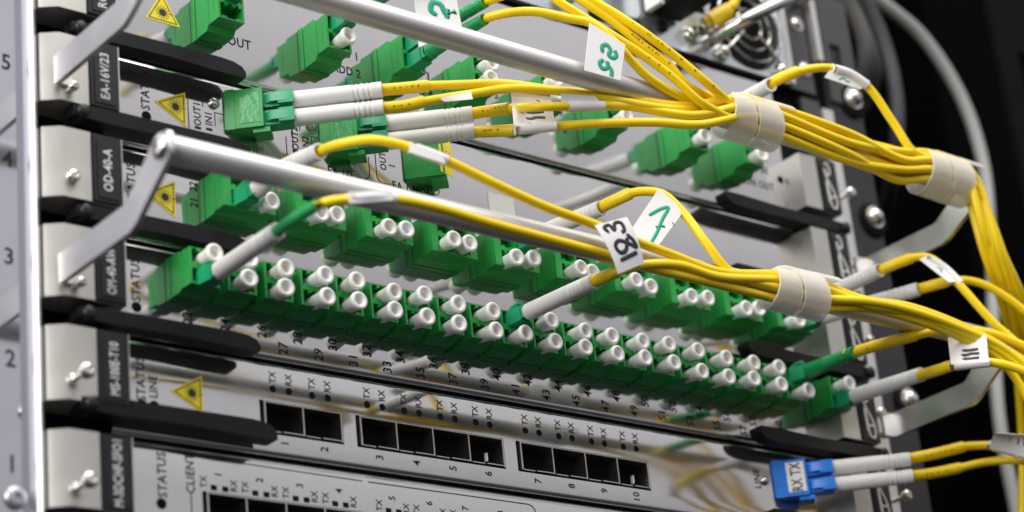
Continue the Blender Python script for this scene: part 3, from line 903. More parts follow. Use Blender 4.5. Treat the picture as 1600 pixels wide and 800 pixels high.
# ------------------------------------------------------------------ cable rails
BY, BR = -66.0, 3.9
def rail(name_label, zb, zf):
    t = thing('cable_rail', name_label, 'cable rail', (-75, -9, zf), 'cable rails across the front')
    x0_, x1_ = -74.6, 268.6
    part('bar', lathe(NB(), (x0_ + 0.1, BY, zb), (1, 0, 0), [(0, BR * 0.92), (0.4, BR), (x1_ - x0_ - 0.5, BR), (x1_ - x0_ - 0.1, BR * 0.92)], 36), M['bar'], t)
    for x, s in ((x0_, -1), (x1_, 1)):
        h = 4.5
        dz = zb - zf
        pts = [(x, YB, zf - h), (x, -48.5, zf - h), (x, -51.6, zf - h + 1.2), (x, BY - 3.6, zb - 4.4), (x, BY - 4.6, zb - 1.0), (x, BY - 3.4, zb + 3.6), (x, BY + 1.0, zb + 4.6), (x, BY + 4.6, zb + 2.8), (x, -46.6, zf + h), (x, YB, zf + h)]
        o = part('bracket', prism(NB(), pts, (-1.7 if s < 0 else 1.7, 0, 0)), M['bracket'], t, bevel=0.25)
        foot = box(NB(), (x, YB - 1.6, zf - h), (x + (3.4 if s < 0 else -5.0), YB - 0.05, zf + h))
        part('foot', foot, M['bracket'], o, bevel=0.25)
        d = (-1, 0, 0) if s < 0 else (1, 0, 0)
        xs_ = x - 1.7 if s < 0 else x + 1.7
        part('end_screw', lathe(NB(), (xs_, BY, zb), d, [(0, 3.5), (0.7, 3.5), (1.2, 3.1), (1.7, 2.2), (1.7, 1.1), (0.7, 1.0), (0.7, 0)], 24), M['chrome'], t)
    return t
ZLO, ZUP = 25.8, 86.4
rail('lower silver cable rail with bent brackets, its left end in front', ZLO, 12.6)
rail('upper silver cable rail crossing from the top left to the large bundle', ZUP, 75.6)

# ------------------------------------------------------------------ patch cords
R_C, R_S, R_B = 1.5, 2.0, 2.85
def boot(parent, a, c, m='boot', grooves=True, r=R_B, name='boot', mid=None):
    """strain relief from a to c with shallow ring grooves near its open end"""
    a, c = V(a), V(c)
    pts = [a, c] if mid is None else [a, V(mid), c]
    P_ = spline(pts, 0.55) if len(pts) > 2 else [a.lerp(c, i / 60) for i in range(61)]
    Ltot = (c - a).length
    bm = NB()
    rings = []
    n = 24
    u = None
    acc = 0
    for i, p in enumerate(P_):
        if i: acc += (p - P_[i - 1]).length
        d = (P_[min(i + 1, len(P_) - 1)] - P_[max(i - 1, 0)]).normalized()
        if u is None: u, w = frame_of(d)
        else:
            u = (u - d * u.dot(d)).normalized(); w = d.cross(u).normalized()
        tt = acc / Ltot
        rr = r * (1.0 - 0.10 * tt)
        if i == 0: rr *= 0.93
        if grooves:
            for g in (0.70, 0.755, 0.81, 0.865):
                if abs(tt - g) < 0.008: rr -= 0.30
        if m == 'boot_green':
            rr = r * (0.98 - 0.26 * tt) - (0.22 if 0.42 < tt < 0.95 and int(tt * 46) % 2 else 0)
        rings.append([bm.verts.new(p + (u * math.cos(2 * math.pi * k / n) + w * math.sin(2 * math.pi * k / n)) * rr) for k in range(n)])
    # open end
    e = P_[-1]
    inner = [bm.verts.new(e + (v.co - e) * 0.74) for v in rings[-1]]
    deep = [bm.verts.new(v.co - d * 2.5) for v in inner]
    rings += [inner, deep]
    for x, y in zip(rings, rings[1:]):
        for k in range(n):
            bm.faces.new((x[k], x[(k + 1) % n], y[(k + 1) % n], y[k]))
    bm.faces.new(rings[0][::-1]); bm.faces.new(rings[-1])
    return part(name, bm, M[m], parent, smooth=38)

def plug(parent, port, tip, m='teal'):
    """LC plug body with a latch arm, from the port (x, z at Y=yf) out to tip"""
    p, q = V(port), V(tip)
    d = (q - p).normalized()
    s = V(0, 0, 1) - d * d.z
    s.normalize()
    r_ = d.cross(s).normalized()
    L = (q - p).length
    f = lambda u, w, z: p + d * u + r_ * w + s * z
    o = part('plug', obox(NB(), f, -3.0, L * 0.72, -2.5, 2.5, -2.7, 2.4), M[m], parent, bevel=0.3)
    part('plug_collar', obox(NB(), f, L * 0.62, L + 0.6, -2.1, 2.1, -2.1, 2.1), M[m], o, bevel=0.8)
    b = NB()
    v = [(-1.5, 2.2), (L * 0.30, 4.1), (L * 0.62, 4.4), (L * 0.62, 3.5), (L * 0.34, 3.2), (-1.0, 1.8)]
    prism(b, [f(u, -1.4, z) for u, z in v], r_ * 2.8)
    part('latch_arm', b, M[m], o, bevel=0.15)
    for k in range(3):
        part('grip_rib', obox(NB(), f, L * 0.12 + k * 0.9, L * 0.12 + k * 0.9 + 0.45, -2.7, -2.4, -2.2, 2.0), M[m], o)
    return o

def cable(parent, pts, r=R_C, m='yellow', name='cable', step=2.0):
    return part(name, tube(NB(), pts, r, 14, step=step), M[m], parent, smooth=60)

def jacket_print(parent, pts, r, s0=0.0, s1=1.0, seed=1):
    """row of tiny characters printed along a jacket"""
    rnd = random.Random(seed)
    P_ = spline(pts, 0.5)
    side = V(-0.35, -0.80, -0.25).normalized()
    bm = NB()
    i = int(len(P_) * s0)
    while i < len(P_) * s1 - 4:
        k = rnd.choice((1, 2, 2, 3))
        if rnd.random() < 0.60 and i + k < len(P_) - 1:
            a, b_ = P_[i], P_[i + k]
            d = (b_ - a).normalized()
            n_ = (side - d * side.dot(d)).normalized()
            w = d.cross(n_).normalized() * rnd.uniform(0.16, 0.36)
            o_ = n_ * (r + 0.03)
            e = a.lerp(b_, rnd.uniform(0.45, 0.8))
            bm.faces.new([bm.verts.new(q) for q in (a + o_ + w, e + o_ + w, e + o_ - w, a + o_ - w)])
        i += k + (rnd.choice((0, 0, 1, 5)))
    o = part('jacket_print', bm, M['jacket_ink'], parent)
    o['kind'] = 'stuff'
    return o

def flag(parent, quad, marks=(), m='ink', width=0.55, sag=0.0, name='cable_tag', rows=8, sleeve=None):
    """paper flag folded over a cord; quad = 4 corners (top-left, top-right, bottom-right, bottom-left);
    marks = pen strokes in (u to the right, v upwards) from 0 to 1"""
    a, b_, c_, d_ = (V(q) for q in quad)
    nrm = (b_ - a).cross(d_ - a).normalized()
    if nrm.y > 0: nrm = -nrm
    def pt(u, v, lift=0.0):
        q = (d_.lerp(c_, u)).lerp(a.lerp(b_, u), v)
        return q + nrm * (lift + sag * 4 * v * (1 - v))
    bm = NB()
    g = [[None] * (rows + 1) for _ in range(rows + 1)]
    h = [[None] * (rows + 1) for _ in range(rows + 1)]
    for i in range(rows + 1):
        for j in range(rows + 1):
            g[i][j] = bm.verts.new(pt(i / rows, j / rows, 0.12))
            h[i][j] = bm.verts.new(pt(i / rows, j / rows, -0.12))
    for i in range(rows):
        for j in range(rows):
            bm.faces.new((g[i][j], g[i + 1][j], g[i + 1][j + 1], g[i][j + 1]))
            bm.faces.new((h[i][j], h[i][j + 1], h[i + 1][j + 1], h[i + 1][j]))
    for i in range(rows):
        for A_, B_ in (((i, 0), (i + 1, 0)), ((i + 1, rows), (i, rows)), ((0, i + 1), (0, i)), ((rows, i), (rows, i + 1))):
            bm.faces.new((g[A_[0]][A_[1]], h[A_[0]][A_[1]], h[B_[0]][B_[1]], g[B_[0]][B_[1]]))
    o = part(name, bm, M['tag'], parent, smooth=50)
    if marks:
        bm = NB()
        for s_ in marks:
            w = width
            if len(s_) == 1:
                u, v = s_[0]
                s_ = [(u, v), (u + 0.01, v + 0.01)]; w = width * 1.25
            P_ = [pt(u, v, 0.16) for u, v in s_]
            tube(bm, P_, w, 8, step=0.5, flat=nrm, smooth=len(P_) > 2)
        part('handwriting', bm, M[m], o, smooth=60)
    if sleeve:
        part('tag_fold', tube(NB(), sleeve, 1.8, 14, step=1.5), M['tag'], o, smooth=60)
    return o

def cord(label, base, group='yellow fibre patch cords'):
    return thing('patch_cord', label, 'patch cord', base, group)

def off(center, k, ring):
    pass

# bundle cross sections: positions round the bar, as (dy, dz)
SEC = [(-5.5 * math.cos(math.radians(a)), 5.5 * math.sin(math.radians(a))) for a in (-80, -42, -4, 34, 72)] + \
      [(-8.5 * math.cos(math.radians(a)), 8.5 * math.sin(math.radians(a))) for a in (-40, -17, 8, 31)]
def sec(x, i, zc=ZUP, roll=0.0, dz=0.0):
    dy, dz_ = SEC[i]
    c, s = math.cos(roll), math.sin(roll)
    return V(x, BY + dy * c - dz_ * s, zc + dy * s + dz_ * c + dz)
# how the upper bundle runs: through wrap one (x 150..176), twisting, wrap two (x 246..276), then down to the right
def upper_run(i, j=None):
    j = i if j is None else j
    w = [sec(147, i), sec(160, i)]
    q1, q2 = sec(196, i, roll=0.3, dz=-0.6), sec(222, j, roll=0.35, dz=-0.9)
    wob = V(0, random.uniform(-1.2, 0.6), random.uniform(-0.9, 0.9))
    w += [q1 + wob, q2 + wob * 0.7, sec(238, j), sec(250, j, dz=-0.3), sec(260, j, dz=-1.5)]
    dy, dz = SEC[j]
    k = dz * 0.55
    f_ = [(270.7, -69.0, 56.5), (292.2, -58.2, 41.1), (321.1, -38.9, 27.0), (334.9, -26.0, 2.2), (330.8, -20.0, -42.0)]
    for n_, q in enumerate(f_):
        w.append(V(q) + V(-dz * 1.1 * (0.8 + 0.35 * n_), dy * 0.6 + 2, dz * 0.55 * (1 + 0.3 * n_)))
    return w

# EA duplex cords: slanted green clip, two white boots, two yellow tails
def duplex(label, bx_, zc, pm, tails, sl, tagfun=None, group='duplex patch cords'):
    f = slant(bx_, zc)
    t = thing('duplex_patch_cord', label, 'patch cord', tuple(f(10, 0, -6)), group)
    for s, w in ((1, 'upper'), (-1, 'lower')):
        z = 3.15 * s
        pl = part('plug', obox(NB(), f, 7.4, 16.6, -2.6, 2.6, z - 2.55, z + 2.55), M[pm], t, bevel=0.35)
        b = NB()
        prism(b, [f(u, w_, z - 1.5) for u, w_ in ((7.8, 2.4), (10.2, 4.3), (16.9, 4.0), (16.9, 3.0), (10, 2.4))], (0, 0, 3.0))
        part('latch_arm', b, M[pm], pl, bevel=0.2)
        part('trigger', obox(NB(), f, 12.4, 17.2, 2.4, 4.0, z - 2.3, z + 2.3), M[pm], pl, bevel=0.3)
        boot(t, f(16.2, 0, z), f(45.0, 0, z))
        tail = tails[0] if s > 0 else tails[1]
        st = f(42.0, 0, z)
        cable(t, [st] + sl[0 if s > 0 else 1], R_S, 'sleeve', 'sleeve')
        jacket_print(t, [st] + sl[0 if s > 0 else 1], R_S, 0.35, 0.95, 21 + s)
        cable(t, [V(st), *[V(q) for q in sl[0 if s > 0 else 1]], *tail])
    if tagfun: tagfun(t)
    return t
ONES = [[(0.32, 0.08), (0.5, 0.07), (0.76, 0.09)], [(0.30, 0.25), (0.42, 0.22), (0.55, 0.26), (0.78, 0.26)], [(0.33, 0.42), (0.45, 0.40), (0.76, 0.43)], [(0.66, 0.74)]]
duplex('green duplex patch cord in the left slanted adapter, two white boots', EAX[0], EA_Z, 'teal',
       [[(51.6, -40.3, 87.9), (63.5, -46.7, 88.2), (77.8, -53.3, 86.5), (95.7, -63.8, 83.7), (117.9, -70.0, 82.7)] + upper_run(8, 7),
        [(53.9, -41.8, 84.4), (64.4, -50.0, 85.2), (74.7, -56.6, 84.0), (89.9, -63.8, 81.6), (114.7, -70.0, 80.7)] + upper_run(3, 4)],
       [[(34.7, -32.0, 86.3), (42.2, -35.1, 87.6)], [(34.1, -32.0, 79.8), (40.0, -35.1, 81.4)]],
       lambda t: flag(t, [(43.9, -38.2, 82.3), (51.5, -45.0, 83.2), (51.3, -45.8, 80.1), (45.2, -38.9, 80.9)], name='cable_tag'))
def tag111(t):
    flag(t, [(66.7, -46.7, 85.7), (78.9, -51.7, 86.3), (75.8, -55.8, 71.6), (62.7, -50.8, 70.8)], ONES, width=0.62, sleeve=[(62.1, -51.7, 69.2), (67.8, -55.0, 69.7), (73.7, -58.2, 70.3)])
    flag(t, [(73.5, -62.5, 79.8), (86.0, -64.9, 80.8), (88.6, -65.5, 77.5), (73.4, -62.5, 74.8)], sleeve=[(74.4, -61.4, 75.9), (81.5, -63.3, 76.8), (89.1, -64.9, 77.9)])
duplex('green duplex patch cord in the middle slanted adapter, tag marked 111', EAX[1], EA_Z, 'teal',
       [[(65.7, -59.7, 74.5), (79.5, -62.5, 76.7), (98.6, -66.0, 79.7), (121.1, -72.0, 79.0)] + upper_run(7, 8),
        [(75.7, -56.6, 71.4), (89.7, -62.5, 73.0), (107.1, -68.0, 75.0), (123.4, -72.0, 76.1)] + upper_run(6, 5)],
       [[(67.8, -35.1, 84.8), (68.5, -43.4, 82.1)], [(68.4, -34.0, 78.0), (72.2, -40.3, 76.5)]], tag111)

# cords dropping in from the top
for i, (lab, pts) in {5: ('yellow cord from the top edge, lowest of the three into the bundle', [(72.0, -61.1, 119.1), (75.6, -63.8, 113.5), (84.9, -67.0, 107.2), (102.6, -71.0, 97.6), (113.7, -73.0, 90.8), (124.3, -74.0, 83.6)]),
                      4: ('yellow cord from the top edge, middle of the three into the bundle', [(81.5, -61.1, 121.3), (86.0, -63.8, 116.4), (94.2, -67.0, 110.4), (104.2, -70.0, 102.3), (114.0, -72.0, 95.6), (121.5, -72.0, 89.7)]),
                      2: ('yellow cord with printed lettering, uppermost from the top edge', [(83.4, -63.8, 120.9), (89.0, -66.0, 116.1), (95.9, -69.0, 111.3), (103.0, -72.0, 105.8), (116.8, -74.0, 97.7), (127.6, -75.0, 91.0)])}.items():
    t = cord(lab, pts[0])
    jj = {5: 6, 4: 3, 2: 2}[i]
    cable(t, pts + upper_run(i, jj))
    jacket_print(t, pts + upper_run(i, jj)[:1], R_C, *{2: (0.30, 0.86), 4: (0.34, 0.60), 5: (0.44, 0.62)}[i], seed=i)

# R row plugs
t = cord('green-booted cord in the third top adapter, leading to tag marked 28', (54, -14, 108.7))
plug(t, (54.1, -13.5, 108.7), (54.8, -23, 109.2)); boot(t, (54.6, -22, 109.0), (56.0, -50.0, 108.0), 'boot_green', False, 2.7, mid=(55.9, -33.0, 109.3))
cable(t, [(56.9, -45.0, 109.3), (58.1, -53.3, 108.4), (67.6, -59.7, 109.2), (79.1, -64.9, 107.1), (85.7, -68.0, 105.5), (92.2, -70.5, 99.2), (104.1, -71.0, 89.8), (123.0, -71.0, 84.6)] + upper_run(1, 1))
flag(t, [(79.8, -73.0, 101.7), (92.9, -74.5, 96.5), (89.1, -74.0, 82.9), (75.5, -72.5, 83.8)],
     [[(0.42, 0.52), (0.40, 0.66), (0.52, 0.74), (0.62, 0.66), (0.60, 0.52), (0.72, 0.50), (0.80, 0.60), (0.74, 0.70)],
      [(0.46, 0.36), (0.38, 0.26), (0.46, 0.16), (0.60, 0.22), (0.58, 0.36)], [(0.62, 0.28), (0.72, 0.18), (0.74, 0.04)]], 'ink_green', 0.85)
t = cord('dark green booted cord leaving at the top edge above the rail', (54, -14, 115))
plug(t, (54.1, -13.5, 114.9), (54.6, -23, 115.5)); boot(t, (54.6, -22, 115.3), (55.6, -51.7, 113.4), 'boot_green', False, 2.7, mid=(54.7, -34.0, 114.6))
cable(t, [(56.6, -46.7, 115.0), (57.5, -55.0, 113.7), (63.3, -61.1, 115.7)])
t = cord('green plug in the second top adapter, its tag marked 2', (24, -14, 115))
plug(t, (24.2, -13.5, 114.9), (24.6, -23, 115.4)); boot(t, (24.6, -22, 115.2), (22.3, -51.7, 110.4), 'boot_green', False, 2.7)
cable(t, [(22.3, -48.3, 110.8), (25.4, -55.0, 111.9), (35.7, -55.0, 114.8)])
flag(t, [(26.6, -51.7, 108.9), (40.8, -55.0, 110.2), (42.0, -55.0, 98.2), (26.6, -51.7, 89.4)],
     [[(0.48, 0.52), (0.36, 0.62), (0.42, 0.80), (0.60, 0.74), (0.66, 0.56), (0.74, 0.42)], [(0.74, 0.62), (0.70, 0.40)], [(0.70, 0.50), (0.92, 0.52)]], 'ink_green', 1.0)
t = cord('teal plug with white boot in the first top adapter, upper left', (-16.7, -14, 115))
plug(t, (-16.7, -13.5, 114.9), (-16.4, -23, 115.2)); boot(t, (-16.5, -22, 115.1), (-14.5, -49, 117.0))
cable(t, [(-14.8, -46, 116.8), (-12, -58, 118.5), (-4, -72, 124), (6, -80, 140)])
t = cord('white-booted cord above the first wrap, looping to the second wrap', (183, -14, 115))
plug(t, (183.0, -13.5, 114.9), (183.3, -23, 115.0)); boot(t, (183.2, -22, 115.0), (174.3, -61.1, 108.4))
pts = [(176.6, -55.0, 110.3), (176.8, -63.8, 110.3), (182.3, -67.0, 112.7)]
cable(t, pts, R_S, 'sleeve', 'sleeve')
cable(t, pts + [(197.3, -70.0, 116.3), (211.4, -72.0, 112.5), (221.9, -73.0, 99.2), (229.0, -74.0, 88.8), (246, -73.5, 90.2), (255, -74.5, 88.6), (263.2, -72.0, 62.9), (289.7, -61.1, 47.2), (321.4, -41.8, 31.2)])
flag(t, [(196.8, -70.6, 116.6), (211.9, -72.6, 112.8), (208.1, -72.0, 109.6), (192.4, -70.0, 111.5)], [[(0.35, 0.2), (0.45, 0.5), (0.55, 0.3), (0.62, 0.4)]], 'ink_green', 0.35, sleeve=[(196.7, -70.5, 115.9), (204.6, -71.5, 115.1), (211.5, -72.5, 112.0)])

# lower group
def sl(x, i, roll=0.0):
    a = math.radians((-62, -22, 18, 56)[i])
    return V(x, BY - 5.45 * math.cos(a + roll), ZLO + 5.45 * math.sin(a + roll))
def lower_run(i, tail):
    return [sl(158, i), sl(172, i)] + tail
t = cord('cord with white boot and green sleeve from the first adapter of the long row', (-29.7, -11, 17.3))
plug(t, (-29.7, -10.5, OM_Z - 3.2), (-28.4, -19.5, 17.3)); boot(t, (-28.5, -18, 17.3), (-31.6, -53.3, 15.2))
cable(t, [(-30.3, -48.3, 16.1), (-34.5, -66.0, 13.2), (-32.7, -74.0, 14.3)], 1.75, 'boot_green', 'green_sleeve')
cable(t, [(-32.7, -73.5, 14.3), (-29.3, -76.0, 15.3), (-23.0, -77.0, 16.8), (-7.9, -76.0, 20.5), (9.1, -74.0, 22.3), (28.9, -72.5, 22.2), (51.1, -72.0, 21.8), (72.6, -71.8, 21.2), (92.0, -71.8, 20.0), (110.9, -71.8, 19.8)] + lower_run(0, [(190.3, -72.0, 23.2), (210.1, -74.0, 22.1), (233.0, -76.0, 18.2), (252.1, -78.0, 10.3), (262.8, -80.0, -10.0), (279.5, -74.0, -34.0), (300.8, -51.7, -76.6)]))
flag(t, [(-24.6, -78.5, 18.2), (-9.3, -78.0, 22.0), (-9.1, -78.0, 19.1), (-24.7, -78.5, 14.7)], sleeve=[(-23.9, -77.0, 16.6), (-15.9, -77.0, 18.9), (-7.3, -76.0, 20.7)])
t = cord('cord with short white boot above the lower rail, running to tag 123', (-14.5, -11, 45.7))
plug(t, (ODX[0] - 3.4, -10.5, OD_Z - 3.3), (-14.0, -19.5, 46.2)); boot(t, (-14.2, -18.5, 46.0), (-12.5, -50.0, 45.8), mid=(-12.8, -29.0, 48.2))
cable(t, [(-11.3, -45.0, 47.3), (-11.5, -58.2, 44.6), (-5.8, -66.0, 43.9), (4.9, -70.0, 42.2), (15.9, -72.0, 39.7), (30.1, -73.0, 35.9), (51.2, -73.5, 31.5), (71.6, -73.5, 29.3), (85.1, -73.5, 27.2), (102.6, -73.0, 25.6), (122.0, -72.5, 23.7)] + lower_run(3, [(191.0, -72.0, 26.3), (212.4, -73.0, 27.1), (235.5, -75.0, 23.4), (255.2, -77.0, 17.1), (272.6, -80.0, 5.6), (294.7, -70.0, -28.7), (306.7, -51.7, -76.2)]))
flag(t, [(3.3, -72.5, 42.4), (13.7, -74.0, 39.8), (14.4, -74.0, 37.2), (2.7, -72.5, 39.0)], sleeve=[(4.5, -70.5, 41.9), (10.1, -71.5, 40.7), (16.2, -72.2, 39.5)])
# tag 123 hangs on it
flag(t, [(68.4, -76.0, 27.6), (80.8, -77.5, 32.3), (86.0, -77.0, 17.9), (75.7, -76.0, 13.0)],
     [[(0.26, 0.78), (0.20, 0.90), (0.38, 0.92), (0.44, 0.80), (0.56, 0.93), (0.74, 0.90), (0.72, 0.74), (0.62, 0.72)],
      [(0.72, 0.66), (0.84, 0.52), (0.88, 0.36), (0.66, 0.48), (0.40, 0.58), (0.24, 0.50), (0.30, 0.36), (0.50, 0.36), (0.62, 0.48), (0.70, 0.58)],
      [(0.22, 0.22), (0.52, 0.24), (0.84, 0.26)]], 'ink', 0.72, sag=1.0)
t = cord('cord with long white boot from the tenth adapter of the long row', (OMX[9], -11, 23.8))
plug(t, (OMX[9], -10.5, OM_Z + 3.2), (88.9, -19.5, 24.4)); boot(t, (88.8, -18.5, 24.2), (84.1, -56.6, 19.7))
cable(t, [(85.3, -51.7, 20.7), (84.1, -61.1, 19.4), (86.4, -64.9, 20.1), ], R_S, 'sleeve', 'sleeve')
cable(t, [(84.1, -59.7, 19.6), (85.4, -66.0, 19.5), (90.1, -72.5, 20.0), (104.3, -73.5, 22.2), (121.1, -73.0, 21.6)] + lower_run(2, [(188.3, -74.0, 23.7), (209.2, -75.0, 23.3), (232.1, -77.0, 19.3), (251.7, -79.0, 13.2), (268.4, -82.0, -0.5), (296.9, -70.0, -28.4), (309.0, -51.7, -76.0)]))
t = cord('cord with white boot behind the lower rail and green marked tag 7', (ODX[4], -11, 52))
plug(t, (ODX[4] + 3.3, -10.5, OD_Z + 3.2), (95.6, -19.5, 52.6)); boot(t, (95.4, -18.5, 52.5), (99.9, -46.7, 51.9))
pts = [(101.2, -41.8, 53.3), (101.4, -51.7, 52.7), (104.4, -56.6, 54.0)]
cable(t, pts, R_S, 'sleeve', 'sleeve')
cable(t, pts + [(108.4, -59.7, 54.2), (112.6, -62.5, 53.0), (117.4, -66.0, 45.7), (122.0, -70.0, 34.0), (129.4, -71.0, 25.7)] + lower_run(1, [(187.3, -75.0, 24.1), (207.7, -76.5, 23.8), (231.3, -78.0, 20.5), (252.6, -80.0, 14.4), (267.7, -83.0, 1.5), (299.2, -70.0, -28.1), (311.2, -51.7, -75.9)]))
flag(t, [(109.3, -64.4, 53.3), (117.3, -66.5, 46.4), (102.3, -64.9, 29.2), (95.9, -62.5, 36.4)],
     [[(0.22, 0.48), (0.30, 0.60), (0.46, 0.78), (0.56, 0.84), (0.62, 0.60), (0.72, 0.34), (0.76, 0.14)], [(0.60, 0.40), (0.80, 0.52)], [(0.97, 0.66)]], 'ink_green', 0.62)

# right hand cords
t = cord('cord with white boot beside the emblem plates and a narrow green marked tag', (ODX[9], -11, 52))
plug(t, (ODX[9] + 3.3, -10.5, OD_Z + 3.2), (228.0, -19.5, 52.8)); boot(t, (227.9, -18.5, 52.6), (228.7, -50.0, 52.6))
pts = [(229.8, -45.0, 53.2), (232.1, -53.3, 53.9), (237.0, -58.2, 55.6)]
cable(t, pts, R_S, 'sleeve', 'sleeve')
cable(t, pts + [(242.6, -61.1, 55.8), (246.8, -63.8, 51.5), (250.0, -67.0, 44.0), (259.0, -71.0, 30.3), (271.4, -75.0, 16.8), (301.4, -70.0, -27.9), (313.4, -51.7, -75.7)])
flag(t, [(241.7, -62.0, 55.8), (251.0, -67.4, 45.5), (244.6, -66.5, 44.4), (237.4, -61.1, 54.1)], [[(0.4, 0.5), (0.5, 0.7), (0.55, 0.45), (0.62, 0.4)]], 'ink_green', 0.3, sleeve=[(241.1, -61.1, 55.2), (246.7, -63.8, 51.3), (250.2, -67.0, 44.5)])
t = cord('cord with white boot just behind the lower bundle, arching to the right edge', (ODX[9], -11, 45.7))
plug(t, (ODX[9] + 3.3, -10.5, OD_Z - 3.3), (229.6, -19.5, 46.4)); boot(t, (229.4, -18.5, 46.2), (245.9, -51.7, 47.6))
pts = [(247.3, -46.7, 48.8), (249.2, -55.0, 48.2), (252.7, -59.7, 48.7)]
cable(t, pts, R_S, 'sleeve', 'sleeve')
cable(t, pts + [(260.1, -62.5, 49.5), (267.7, -66.0, 47.0), (280.1, -70.0, 38.2), (292.1, -72.0, 26.0), (303.7, -70.0, -27.6), (315.7, -51.7, -75.5)])
t = cord('green-booted cord in the last upper port of the long row', (OMX[19], -11, 23.8))
plug(t, (OMX[19], -10.5, OM_Z + 3.2), (219.6, -19.5, 24.2)); boot(t, (219.5, -18.0, 24.0), (209.9, -48.3, 19.0), 'boot_green', False, 3.0)
pts = [(210.8, -43.4, 19.9), (213.7, -58.2, 19.1), (222.1, -66.0, 20.7)]
cable(t, pts, R_S, 'sleeve', 'sleeve')
jacket_print(t, pts, R_S, 0.2, 0.55, 11)
cable(t, pts + [(231.0, -70.0, 22.6), (244.6, -73.0, 23.8), (257.7, -76.0, 22.0), (274.8, -80.0, 13.1), (306.0, -70.0, -27.3), (317.9, -51.7, -75.4)])
t = cord('white-booted cord in the lone right adapter, tag marked 111', (240.6, -11, 17.3))
plug(t, (240.6, -10.5, OM_Z - 3.2), (240.9, -19.5, 17.4)); boot(t, (240.8, -18.0, 17.4), (239.3, -51.7, 14.0))
cable(t, [(241.1, -46.7, 15.0), (234.7, -61.1, 11.2), (233.4, -70.0, 10.0)], R_S, 'sleeve', 'sleeve')
cable(t, [(241.1, -46.7, 15.0), (234.7, -61.1, 11.2), (233.4, -70.0, 10.0), (241.2, -80.0, 8.9), (251.3, -86.0, 5.0), (261.6, -90.0, -1.8), (308.3, -70.0, -27.1), (320.2, -51.7, -75.2)])
flag(t, [(232.7, -71.0, 19.7), (241.0, -81.0, 18.6), (238.2, -82.0, 7.7), (230.5, -72.0, 9.1)], [[(a, b_ * 0.92 + 0.10) for a, b_ in s_] for s_ in ONES], width=0.62, sleeve=[(231.6, -70.5, 9.3), (235.5, -76.0, 8.7), (239.9, -81.0, 8.3)])

def bluetag(t):
    b = NB()
    f = slant(BLX, BLZ)
    lb = part('port_label', obox(NB(), f, 0.4, 6.8, 4.62, 4.85, -5.4, 5.6), M['tag'], t, bevel=0.0)
    lettering('RX TX', tuple(f(3.6, 4.95, 0.1)), 3.4, lb, rot=90, m='ink', wide=0.66, right=tuple(TU), up=(0, 0, 1))
    flag(t, [(266.2, -58.2, -6.2), (273.0, -68.0, -9.4), (276.3, -61.1, -14.9), (276.0, -46.7, -6.9)], [[(0.35, 0.55), (0.62, 0.5)], [(0.45, 0.75), (0.52, 0.35)], [(0.7, 0.7), (0.75, 0.3)], [(0.85, 0.75), (0.92, 0.3)]], width=0.45, sag=1.5, sleeve=[(280.5, -43.4, -4.3), (281.0, -50.0, -7.8), (278.3, -58.2, -13.0)])
duplex('blue duplex patch cord labelled RX TX at the lower right', BLX, BLZ, 'blue',
       [[(278.7, -40.3, -3.6), (282.0, -43.4, -4.1), (280.5, -55.0, -10.9), (281.7, -66.0, -21.9), (311.1, -68.0, -33.3), (312.9, -61.1, -78.1)], [(280.6, -40.3, -9.7), (285.0, -48.3, -10.9), (289.3, -61.1, -16.6), (313.4, -68.0, -33.1), (315.1, -61.1, -77.9)]],
       [[(261.8, -33.0, -6.6), (273.0, -37.5, -3.9)], [(261.1, -32.0, -13.6), (270.6, -36.2, -11.8)]], bluetag)

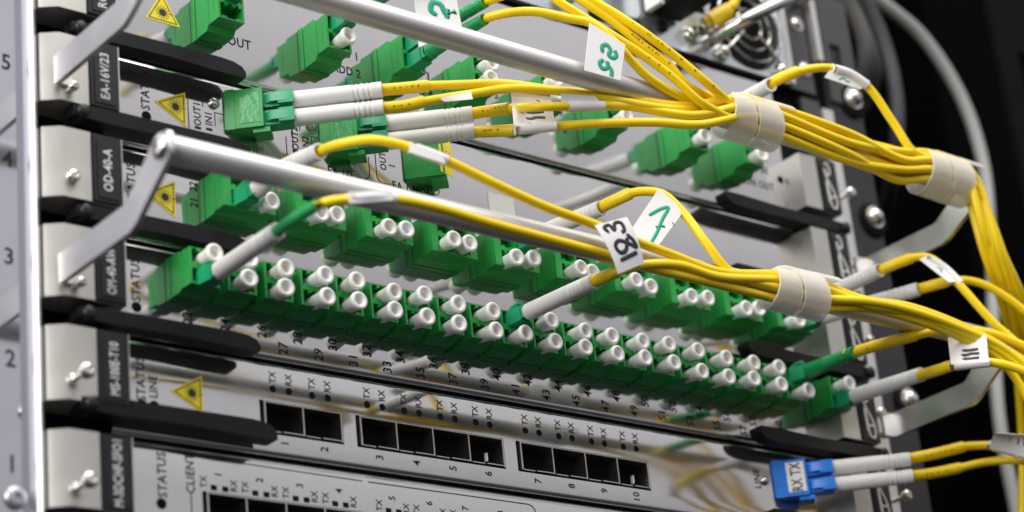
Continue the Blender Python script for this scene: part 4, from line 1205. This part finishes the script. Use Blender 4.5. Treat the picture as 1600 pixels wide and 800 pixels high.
# ------------------------------------------------------------------ spiral wraps
def spiral_wrap(label, x0_, x1_, yc, zc, r, turns=2.0, lean=0.0, ph=0.0, dz=0.0, flap=0.0):
    bm = NB()
    n = int(44 * turns)
    pitch = (x1_ - x0_) / turns
    wd = pitch * 0.91
    rows = []
    for i in range(n + 1):
        t_ = i / n * turns
        a = ph + 2 * math.pi * t_
        xc = x0_ + pitch * (t_ - 0.5) + pitch * 0.5
        rr = r + 0.15 * t_
        row = []
        for rad, e in ((rr, 0), (rr, 1), (rr + 0.7, 1), (rr + 0.7, 0)):
            x = xc + wd * (e - 0.5)
            x = min(max(x, x0_ - pitch * 0.2), x1_ + pitch * 0.2)
            k = (x - x0_) / (x1_ - x0_)
            row.append(bm.verts.new((x, yc + rad * math.cos(a), zc + rad * math.sin(a) * 1.0 + dz * k)))
        rows.append(row)
    for p_, q_ in zip(rows, rows[1:]):
        for k in range(4):
            bm.faces.new((p_[k], p_[(k + 1) % 4], q_[(k + 1) % 4], q_[k]))
    bm.faces.new(rows[0]); bm.faces.new(rows[-1][::-1])
    o = part('spiral_wrap', bm, M['wrap'], None, smooth=40)
    return tag(o, label, 'cable wrap', 'translucent spiral wraps round the bundles')
spiral_wrap('translucent spiral wrap round the large bundle, left one', 141.0, 166, BY - 2.2, ZUP - 0.3, 7.7, 2.0, ph=2.6)
spiral_wrap('translucent spiral wrap at the right end of the upper rail', 238.0, 263, BY - 2.4, ZUP - 0.5, 8.0, 2.0, ph=2.6, dz=-0.6)
spiral_wrap('translucent spiral wrap on the lower rail, above the green adapters', 151.0, 177, BY - 1.3, ZLO, 7.1, 2.0, ph=2.6)

# ------------------------------------------------------------------ grey cables behind, right
def loose(label, pts, r, m):
    t = thing('power_cable', label, 'cable', pts[0], 'grey cables beside the rack')
    part('sheath', tube(NB(), pts, r, 16, step=4), M[m], t, smooth=60)
loose('light grey cable arching down at the far right', [(346.5, 34.0, 250.1), (359.6, 32.0, 240.3), (383.0, 30.0, 226.6), (399.8, 28.0, 200.0), (405.4, 27.0, 168.3), (398.4, 26.0, 126.1), (388.5, 26.0, 82.5), (380.8, 26.0, 41.1), (380.5, 26.0, 2.2), (380.8, 26.0, -14.0)], 2.8, 'grey_cable')
loose('dark grey cable hanging left of the light grey one', [(328.0, 18.0, 233.4), (333.0, 18.0, 225.3), (340.4, 18.0, 205.2), (341.9, 18.0, 180.8), (341.6, 22.0, 159.6), (355.3, 40.0, 150.6), (395.8, 80.0, 160.0)], 3.3, 'dark_cable')
loose('warm grey thick cable looping behind the upper right bolt', [(335.5, 30.0, 241.7), (342.0, 30.0, 230.6), (346.0, 30.0, 215.6), (348.3, 34.0, 203.9), (358.1, 50.0, 199.4), (380.5, 80.0, 205.4)], 5.6, 'brown_cable')
